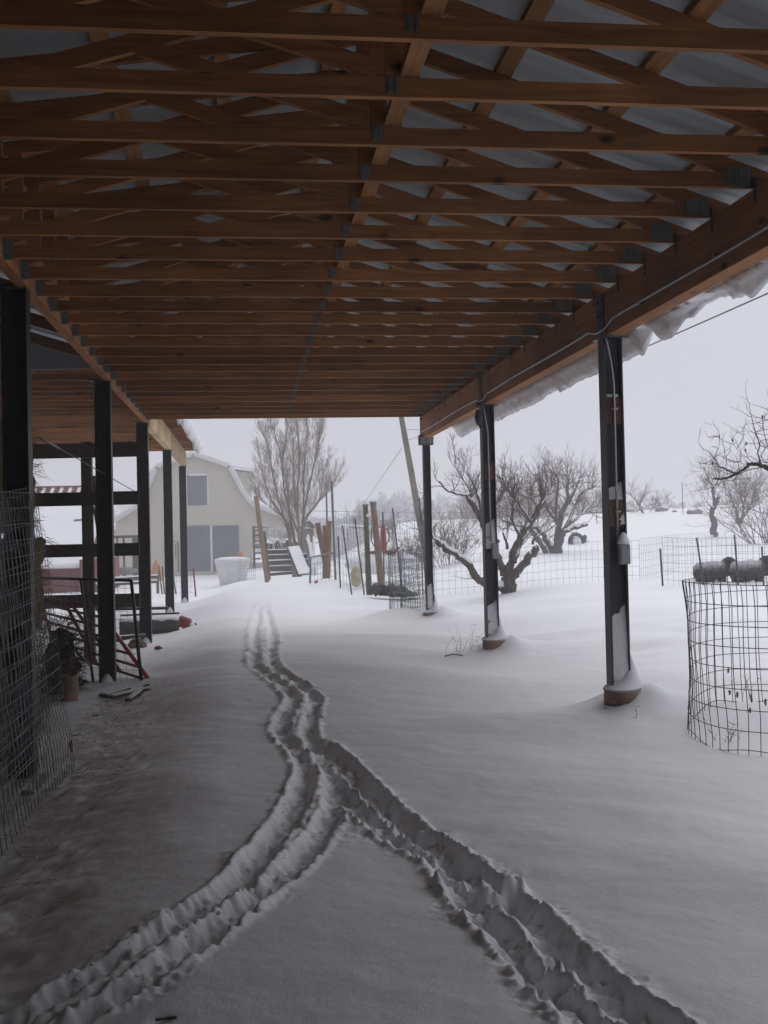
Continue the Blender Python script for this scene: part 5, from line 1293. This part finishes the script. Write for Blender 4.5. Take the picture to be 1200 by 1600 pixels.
# pen frame of posts in front of the barn's left wing
DP = 50
pf = thing('pen_frame', GD(198, DP), 'weathered pen frame with one thick grey post, left of the barn doors', 'pen')
for x, w, y0, m in ((183, .09, 838, 'brown'), (193, .09, 838, 'brown'), (211, .27, 837, 'oldz')):
    t = P(x, y0, DP); b = P(x, 897, DP); mb = MB(); mb.box((t.x - w / 2, t.y, b.z - .4), (t.x + w / 2, t.y + w, t.z)); mb.build('post', M[m], pf)
a = P(176, 837, DP - .1); b = P(218, 840, DP - .1); mb = MB(); mb.box((a.x, a.y - .0, b.z), (b.x, a.y + .08, a.z)); mb.build('rail', M['old'], pf)
mb = MB(); a = P(178, 893, DP); mb.blob(a + Vector((.55, 0, .02)), (.7, .35, .18), 1, .1); mb.build('trough', M['box'], pf, smooth=True)
mb = MB(); g = GD(243, 54); mb.lathe(g - Vector((0, 0, .1)), [(.36, 0), (.30, .4), (.16, .9), (.03, 1.15)], 12); tag(mb.build('orange_tarp', M['orange'], smooth=True), 'faded orange tarp bundled against the barn wall left of the doors', 'tarp')
mb = MB(); g = GD(376, 56); mb.blob(g + Vector((0, 0, .95)), (.16, .16, .14), 3, .2); mb.blob(g + Vector((0, 0, .4)), (.22, .2, .5), 4, .2); tag(mb.build('orange_sack', M['orange'], smooth=True), 'small faded orange sack right of the barn doors', 'sack')
# low rails and wire between far shed and barn
DR = 40
lf = thing('low_rail_fence', GD(215, DR), 'low snowy double-rail fence seen between the left steel posts', 'fence')
for y_ in (903, 911):
    a = P(150, y_ + 4, DR); b = P(246, y_ - 2, DR); mb = MB(); mb.bar(a, b, .06, .09); r_ = mb.build('rail', M['old'], lf); mb = MB(); mb.bar(a + Vector((0, 0, .07)), b + Vector((0, 0, .07)), .08, .05); mb.build('snow', M['snow'], lf)
for x in (172, 246):
    a = P(x, 896, DR + .1); mb = MB(); mb.box((a.x - .05, a.y, -.9), (a.x + .05, a.y + .1, a.z)); mb.build('post', M['oldz'], lf)
for i in range(7):
    x = 250 + i * 3.6; a = P(x + (i % 3) * 2 - 2, 884 + (i * 37 % 9), 38); b = P(x + 3, 915, 38); mb = MB(); mb.bar(Vector((b.x, b.y, b.z - .3)), a, .05, .02, (0, 1, 0)); tag(mb.build('leaning_stake', M['oldz']), ('first', 'second', 'third', 'fourth', 'fifth', 'sixth', 'last')[i] + ' from the left of the thin grey stakes beside the fourth steel post', 'stake', 'bundle of thin grey stakes')
meshfence([tuple(GD(246, 37)), tuple(GD(303, 36))], .95, .16, 6, .004, M['wire'], 'short wire fence run between the fourth and fifth left steel posts', zoff=-.05)
tpost(305, 888, 920, d=36, xt=302, lab='short reddish steel fence post right of the fifth steel post', m='redw', w=.05)
# white tub with snow lid
gt_ = GD(362, 44.5)
tb = thing('stock_tub', gt_, 'white rounded stock tub heaped with snow in front of the barn doors', 'tub')
mb = MB(); mb.lathe(gt_ - Vector((0, 0, .35)), [(.50, 0), (.54, .4), (.66, .9), (.70, 1.16), (.74, 1.20), (.73, 1.25), (.66, 1.25)], 28); mb.build('shell', M['tub'], tb, smooth=True)
mb = MB(); mb.lathe(gt_ - Vector((0, 0, .35)), [(.72, 1.245), (.70, 1.31), (.45, 1.37), (.1, 1.39)], 28); mb.build('snow', M['snow'], tb, smooth=True)
panel('wire_mesh', GD(372, 43.4), GD(398, 43.2), GD(372, 43.4) + Vector((0, 0, .95)), GD(398, 43.2) + Vector((0, 0, .8)), 9, 8, .004, M['wire'], 'small wire panel propped right of the white tub')

# ---------------- scrap fence by the cottonwood
DS = 42
def plankthing(nm, x0, y0, x1, y1, d0, d1, h, th, lab, m='old', snow=True, grp=None):
    a = P(x0, y0, d0); b = P(x1, y1, d1); t = thing(nm, a, lab, 'board', grp); mb = MB(); mb.bar(a, b, th, h); mb.build('board', M[m], t)
    if snow: mb = MB(); mb.bar(a + Vector((.02, 0, h / 2 + .02)), b + Vector((-.02, 0, h / 2 + .02)), th * 1.1, .045); mb.build('snow', M['snow'], t, bevel=.01)
sf = thing('scrap_fence', GD(435, DS), 'stack of dark weathered rails with snow between them, left of the cottonwood', 'fence')
for (x0, x1, y0, y1, h) in ((416, 456, 863, 862, .16), (417, 480, 871, 869, .17), (418, 482, 880, 877, .16), (419, 456, 889, 888, .20), (420, 470, 898, 894, .10)):
    a = P(x0, y0, DS); b = P(x1, y1, DS); mb = MB(); mb.bar(a, b, .12, h); r_ = mb.build('rail', M['old'], sf)
    mb = MB(); mb.bar(a + Vector((0, 0, h / 2 + .018)), b + Vector((0, 0, h / 2 + .018)), .13, .035); mb.build('snow', M['snow'], r_)
rnd = random.Random(5)
for i in range(9):
    x = 417 + i * 4.3 + rnd.uniform(-1, 1); a = P(x, 860, DS + .2); b = P(x + rnd.uniform(-5, 3), 846 + rnd.uniform(-3, 4), DS + .2)
    t = MB(); t.bar(a, b, .05, .11, (0, 1, 0)); o = t.build('board_end', M['old'], sf); t = MB(); t.blob(b + Vector((0, 0, .02)), (.07, .07, .04), i, .1, 8, 5); t.build('snow', M['snow'], o, smooth=True)
mb = MB(); a = P(461, 884, 41.5); mb.box((a.x - .12, a.y, -.6), (a.x + .25, a.y + .1, a.z + .15)); mb.build('end_panel', M['box'], sf)
sp = thing('slanted_plank', GD(470, 40.6), 'wide plank sheeted with snow leaning against the cottonwood', 'plank')
a = P(458, 856, 42); b = P(475, 898, 40.4); mb = MB(); mb.bar(b, a, .50, .05, (0, -.6, 1)); mb.build('board', M['old'], sp); mb = MB(); mb.bar(b + Vector((.02, -.05, .05)), a + Vector((.02, -.05, .05)), .44, .06, (0, -.6, 1)); mb.build('snow', M['snow'], sp, bevel=.02)
mb = MB(); mb.bar(P(456, 832, 43), P(470, 862, 42.6), .04, .12, (0, 1, 0)); tag(mb.build('thin_board', M['oldz']), 'thin grey board propped above the snowy slanted plank', 'board')
for i, (x0, y0, x1, y1, w) in enumerate(((481, 838, 486, 888, .20), (490, 840, 486, 892, .18), (486, 850, 493, 892, .14), (478, 842, 484, 862, .10))):
    t = thing('snowy_branch', P(x1, y1, 41), ('leftmost', 'tallest', 'rightmost', 'shortest')[i] + ' snow-plastered branch of the bunch right of the slanted plank', 'branch', 'snow-plastered branches'); a = P(x1, y1 + 6, 41 + i * .1); b = P(x0, y0, 41.3 + i * .1)
    mb = MB(); mb.tube([a, a.lerp(b, .5) + Vector((.05, 0, 0)), b], [w * .28, w * .24, w * .15], 7); mb.build('wood', M['bark'], t); mb = MB(); mb.tube([a + Vector((.03, -.04, 0)), a.lerp(b, .5) + Vector((.07, -.05, .02)), b + Vector((.0, -.04, .06))], [w * .38, w * .34, w * .2], 8); mb.build('snow', M['snow'], t, smooth=True)
def pole(nm, xt, yt, xb, yb, d, r, m, lab, cap=False, cat='post', grp=None, rt=None, dt=0, bury=.3):
    b = P(xb, yb, d); t = P(xt, yt, d + dt); dv = (b - t).normalized(); b = b + dv * bury
    o = thing(nm, b, lab, cat, grp); mb = MB(); pts = [b.lerp(t, k / 6) for k in range(7)]; rnd = random.Random(int(xt)); rr = [(r + ((rt or r) - r) * k / 6) * (1 + .05 * rnd.uniform(-1, 1)) for k in range(7)]
    mb.tube(pts, rr, 10); mb.build('shaft', M[m], o, smooth=False)
    if cap: mb = MB(); mb.tube([t + Vector((0, 0, -.02)), t + Vector((0, 0, .05))], [(rt or r) * 1.25] * 2, 10); mb.build('cap', M['galv' if cap == 1 else 'snow'], o)
    return o
M['moss'] = wood('mossy_log', (.085, .085, .055), (.17, .17, .12), 'Z', knots=False)
M['rustz'] = mat('rust_streaked_pipe', (.24, .11, .05), .8, .1, .4, 4, .3, 30, col2=(.27, .25, .22), stretch=(3, 3, .6))
pole('iron_pipe', 400, 775, 416, 898, 38, .085, 'rustz', 'tall rusty leaning pipe left of the scrap fence', False, 'pipe')
pole('grey_post', 412, 830, 419, 893, 38.4, .065, 'oldz', 'short grey post leaning beside the tall rusty pipe')
pole('sawn_post', 496, 817, 508, 880, 34, .085, 'brown', 'leaning orange-brown post left of the upright one, near the cottonwood')
pole('sawn_post', 514, 814, 512, 897, 33, .085, 'brown', 'upright orange-brown post standing before the thin tall rods')
pole('grey_post', 508, 820, 508, 896, 33.4, .085, 'oldz', 'thick grey post with a snow cap directly behind the orange-brown one', 2)
pole('fence_rod', 510, 770, 511, 816, 33.2, .028, 'wire', 'thin rod extending above the orange-brown post', False, 'rod')
pole('fence_rod', 518, 751, 524, 898, 31, .035, 'wire', 'tallest thin grey rod right of the cottonwood', False, 'rod')
pole('wooden_post', 571, 791, 577, 926, 26.5, .072, 'moss', 'moss-green upright wooden post with a flat cap', 1, rt=.06)
pole('iron_pipe', 583, 787, 597, 926, 26, .09, 'rustz', 'stout rust-streaked pipe post leaning beside the moss-green one', 1, 'pipe', rt=.07)
a = P(574, 806, 26.3); b = P(584, 803, 26.1); mb = MB(); mb.tube([a, a.lerp(b, .5) + Vector((0, 0, .03)), b], .035, 7); tag(mb.build('snowy_rail', M['snow'], smooth=True), 'short snow-covered tie joining the mossy post and the rusty pipe', 'tie')
o = pole('leaning_pole', 625, 640, 669, 885, 40, .15, 'oldz', 'long weathered pole leaning left behind the last steel post', False, 'utility pole', rt=.10, dt=1.2, bury=.8)
for (xt, yt, xb, yb, lab) in ((535, 821, 547, 911, 'green-grey steel post left of the pale sack'), (554, 809, 568, 922, 'green-grey steel post right of the pale sack'), (613, 794, 628, 918, 'green-grey steel post right of the rusty pipe'), (655, 778, 664, 900, 'green steel post close left of the last shed post'), (528, 838, 531, 900, 'short grey steel post right of the tallest rod'), (571 + 27, 800, 600, 905, 'thin steel post behind the rusty pipe')):
    b = G(xb, yb); dist = (b - CAMP).dot(CAMF); dist = min(dist, 27); bb = P(xb, yb, dist); t = P(xt, yt, dist); mb = MB(); dv = (bb - t).normalized()
    mb.bar(bb + dv * .3, t, .012, .04, (0, 1, 0)); mb.bar(bb + dv * .3 + Vector((0, -.02, 0)), t + Vector((0, -.02, 0)), .036, .012, (0, 1, 0)); tag(mb.build('steel_fence_post', M['box'] if False else M['fix']), lab, 'fence post', 'steel T-section fence posts')
def wirepanel_px(q, ds, nu, nv, r, m, lab, seed, irr=.0, bend=0):
    c_ = [P(x, y, d) for (x, y), d in zip(q, ds)]
    return panel('wire_fence', c_[0], c_[1], c_[3], c_[2], nu, nv, r, m, lab, seed=seed, irregular=irr, bend=bend)
wirepanel_px([(524, 905), (578, 925), (572, 812), (520, 800)], [31, 26.6, 26.6, 31], 12, 9, .004, M['wire'], 'slack wide-mesh wire fence between the tall rod and the mossy post', 1, .12)
wirepanel_px([(598, 925), (664, 925), (660, 785), (585, 828)], [26, 21, 21, 26], 11, 9, .004, M['wire'], 'slack wire netting hung from the rusty pipe to the leaning pole', 2, .15, .2)
wirepanel_px([(486, 918), (524, 908), (520, 866), (486, 873)], [30, 30.5, 30.5, 30], 8, 6, .004, M['wire'], 'low wire mesh infill of the small pipe gate', 3)
pg = thing('pipe_gate', P(484, 921, 30), 'small pipe gate frame standing left of the tallest rod', 'gate'); mb = MB(); mb.tube([P(484, 930, 30), P(485, 871, 30), P(520, 864, 30.5)], .028, 7); mb.build('frame', M['wire'], pg)
# roll of woven wire by the last post
wr = thing('wire_roll', GD(640, 20.2), 'big tangled roll of woven wire left of the last steel post', 'wire roll')
c0 = P(648, 905, 20.0); rnd = random.Random(8); mb = MB()
for ly, (rr, cxo, z0, z1) in enumerate(((.42, -.05, -.85, .50), (.36, -.12, -.85, .55), (.30, .02, -.8, .48), (.24, -.04, -.8, .5))):
    n = 30 - ly * 4
    def rp2(a, v): return Vector((c0.x + cxo + rr * math.cos(a) * (1 + .06 * math.sin(3 * a + ly)), c0.y + rr * math.sin(a), c0.z + z0 + (z1 - z0) * v + .03 * math.sin(a * 2 + ly)))
    for i in range(n): a = 6.283 * i / n; mb.tube([rp2(a + .05 * v, v / 4) for v in range(5)], .003, 3, False)
    for j in range(10): mb.tube([rp2(6.283 * i / 40, j / 9) for i in range(41)], .003, 3, False)
mb.build('coil', M['wire'], wr)
# slack bottom apron of mesh curving onto the snow
mb = MB()
def ap(u, v):
    g = G(612 + 56 * u, 932 + 28 * u ** .6); g.z += .02; t = P(608 + 60 * u, 905 + 8 * u, 20.6); return g.lerp(t, v) + Vector((0, -.15 * math.sin(math.pi * v), 0))
for i in range(14): mb.tube([ap(i / 13, v / 4) for v in range(5)], .003, 3, False)
for j in range(5): mb.tube([ap(i / 13, j / 4) for i in range(14)], .003, 3, False)
tag(mb.build('wire_apron', M['wire']), 'loose curved skirt of wire mesh resting on the snow by the last steel post', 'wire mesh')
# dark tarp heap at post feet
g = G(610, 928); t = thing('tarp_heap', g, 'dark crumpled tarp lying at the foot of the rusty pipe', 'tarp'); mb = MB()
d_ = 24.5
for px, py, rx, rz_, k in ((590, 921, .20, .13, 1), (603, 922, .24, .12, 2), (618, 923, .25, .13, 3), (630, 926, .22, .10, 4), (643, 929, .16, .05, 5)): mb.blob(P(px, py, d_), (rx, .22, rz_), k, .3, 14, 9, 2.4)
mb.build('fabric', M['tarp'], t, smooth=True)
mb = MB(); mb.blob(P(557, 900, 29), (.17, .15, .30), 4, .12); tag(mb.build('pale_sack', M['bag'], smooth=True), 'pale yellow sack hanging on the slack fence', 'sack')
mb = MB(); mb.blob(P(494, 909, 30), (.05, .03, .04), 4, .2); tag(mb.build('red_scrap', M['red']), 'tiny red scrap on the snow beside the small pipe gate', 'scrap')
# red post driver stand with wire loops on the snow bank
dr_ = 30; b = P(600, 862, dr_)
rd = thing('red_implement', b, 'red upright farm implement with grey side loops on the snow bank', 'farm implement')
mb = MB(); mb.prism([P(595, 862, dr_), P(604, 862, dr_), P(602.5, 826, dr_), P(600, 817, dr_), P(596, 821, dr_)], (0, .18, 0)); mb.build('mast', M['red'], rd, bevel=.01)
mb = MB()
for pl in ([(604, 827), (606, 824), (608, 836), (607, 846), (602, 852)], [(594, 824), (581, 824), (580, 845), (585, 854), (594, 853)]): mb.tube([P(x, y, dr_ - .05) for x, y in pl], .018, 7)
mb.build('loop_handle', M['fix'], rd, smooth=True)
for q in ([(566, 858), (573, 862), (594, 866), (594, 860), (575, 862)], [(604, 860), (618, 860), (626, 854), (619, 864), (604, 864)]):
    mb = MB(); mb.prism([P(x, y, dr_ - .1) for x, y in q], (0, .3, 0)); mb.build('foot_wing', M['redw'], rd)
mb = MB(); gb_ = P(598, 868, dr_); mb.blob(gb_ + Vector((0, .2, -.22)), (1.0, .6, .30), 2, .12, 18, 10); mb.build('snow_mound', M['snow'], rd, smooth=True)

# rocks and tyres on the rise
def rock(px, d, r, lab, s):
    g = GD(px, d); t = thing('boulder', g, lab, 'boulder', 'boulders on the snowy rise'); mb = MB(); mb.blob(g + Vector((0, 0, r * .15)), (r, r * .7, r * .45), s, .15); mb.build('stone', M['rock'], t, smooth=True)
    mb = MB(); mb.blob(g + Vector((.03, .05, r * .38)), (r * .9, r * .66, r * .32), s, .12); mb.build('snow', M['snow'], t, smooth=True)
rock(1086, 55, .42, 'largest reddish boulder, left of the slender crooked tree', 1); rock(1035, 58, .36, 'snow-capped boulder right of the small hazy tree', 2); rock(985, 60, .25, 'smallest boulder, nearest the right steel post', 3); rock(1055, 57, .15, 'little low boulder between two bigger ones', 7)
def tyre(px, d, r, lab, yaw):
    g = GD(px, d); t = thing('tyre', g, lab, 'tyre', 'old tyres in the snow'); mb = MB(); ax = Vector((math.sin(yaw), -math.cos(yaw), .1)).normalized(); A = ax.cross(UP).normalized(); B = A.cross(ax); n = 26; vs = []; fs = []; c_ = g + Vector((0, 0, r * .25))
    for i in range(n):
        an = 6.283 * i / n; rd_ = A * math.cos(an) + B * math.sin(an)
        for k in range(8):
            b_ = 6.283 * k / 8; vs.append(c_ + rd_ * (r * .8 + r * .2 * math.cos(b_)) + ax * (r * .28 * math.sin(b_)))
    for i in range(n):
        for k in range(8): fs.append((i * 8 + k, i * 8 + (k + 1) % 8, ((i + 1) % n) * 8 + (k + 1) % 8, ((i + 1) % n) * 8 + k))
    mb.add(vs, fs); mb.build('rubber', M['tyre'], t, smooth=True)
    mb = MB(); mb.blob(c_ + Vector((0, 0, -.05)), (r * .6, r * .5, r * .7), px, .1); mb.build('snow', M['snow'], t, smooth=True)
tyre(900, 42, .36, 'larger half-buried tyre right of the broad apple tree', .3); tyre(914, 42.5, .22, 'smaller dark tyre right next to the larger one', 1.1)
for i, (px, d, h, lab) in enumerate(((1068, 55, 1.6, 'thin stake between the largest boulder and the small hazy tree'), (933, 52, 1.6, 'thin stake just left of the nearest right steel post'), (1105 + 31, 70, 1.4, 'faint stake behind the slender crooked tree'))):
    g = GD(px, d); mb = MB(); mb.tube([g - Vector((0, 0, .2)), g + Vector((0, 0, h))], .02, 5); tag(mb.build('thin_stake', M['fartree']), lab, 'stake')
# old logs on the near snow of the orchard
for px, d, l, lab in ((660, 30, .8, 'snowy log left end, beside the last steel post'),):
    g = P(700, 862, 27); 

# overhead cables
def cable(nm, a, b, sag, r, lab):
    mb = MB(); n = 30; mb.tube([a.lerp(b, k / n) - Vector((0, 0, sag * 4 * (k / n) * (1 - k / n))) for k in range(n + 1)], r, 5); tag(mb.build(nm, M['dwire']), lab, 'cable')
cable('power_cable', P(1330, 400, 10.0), P(628, 690, 40.4), .15, .009, 'thick overhead cable running from the upper right down to the leaning pole')
cable('guy_wire', P(628, 700, 40.6), P(560, 800, 60), .0, .010, 'faint thin wire slanting down left from the leaning pole')
cable('phone_wire', P(628, 671, 40.5), P(760, 660, 90), .2, .010, 'faint thin wire level behind the last steel post')
cable('far_wire', P(380, 795, 75), P(760, 800, 70), .1, .012, 'faint level wire low across the sky beyond the fences')

# ================================================================== falling-snow haze
mb = MB(); mb.box((-640, -640, -4), (640, 640, 13.5)); hzb = mb.build('haze', M['snow']); tag(hzb, 'cold haze of blowing snow filling the air', 'haze', kind='stuff')
hm = bpy.data.materials.new('haze_air'); hm.use_nodes = True; t = hm.node_tree; t.nodes.clear(); o_ = t.nodes.new('ShaderNodeOutputMaterial'); v = t.nodes.new('ShaderNodeVolumePrincipled')
v.inputs['Color'].default_value = (.96, .96, .98, 1); v.inputs['Density'].default_value = .0055; v.inputs['Anisotropy'].default_value = .0
t.links.new(v.outputs[0], o_.inputs['Volume']); hzb.data.materials.clear(); hzb.data.materials.append(hm)
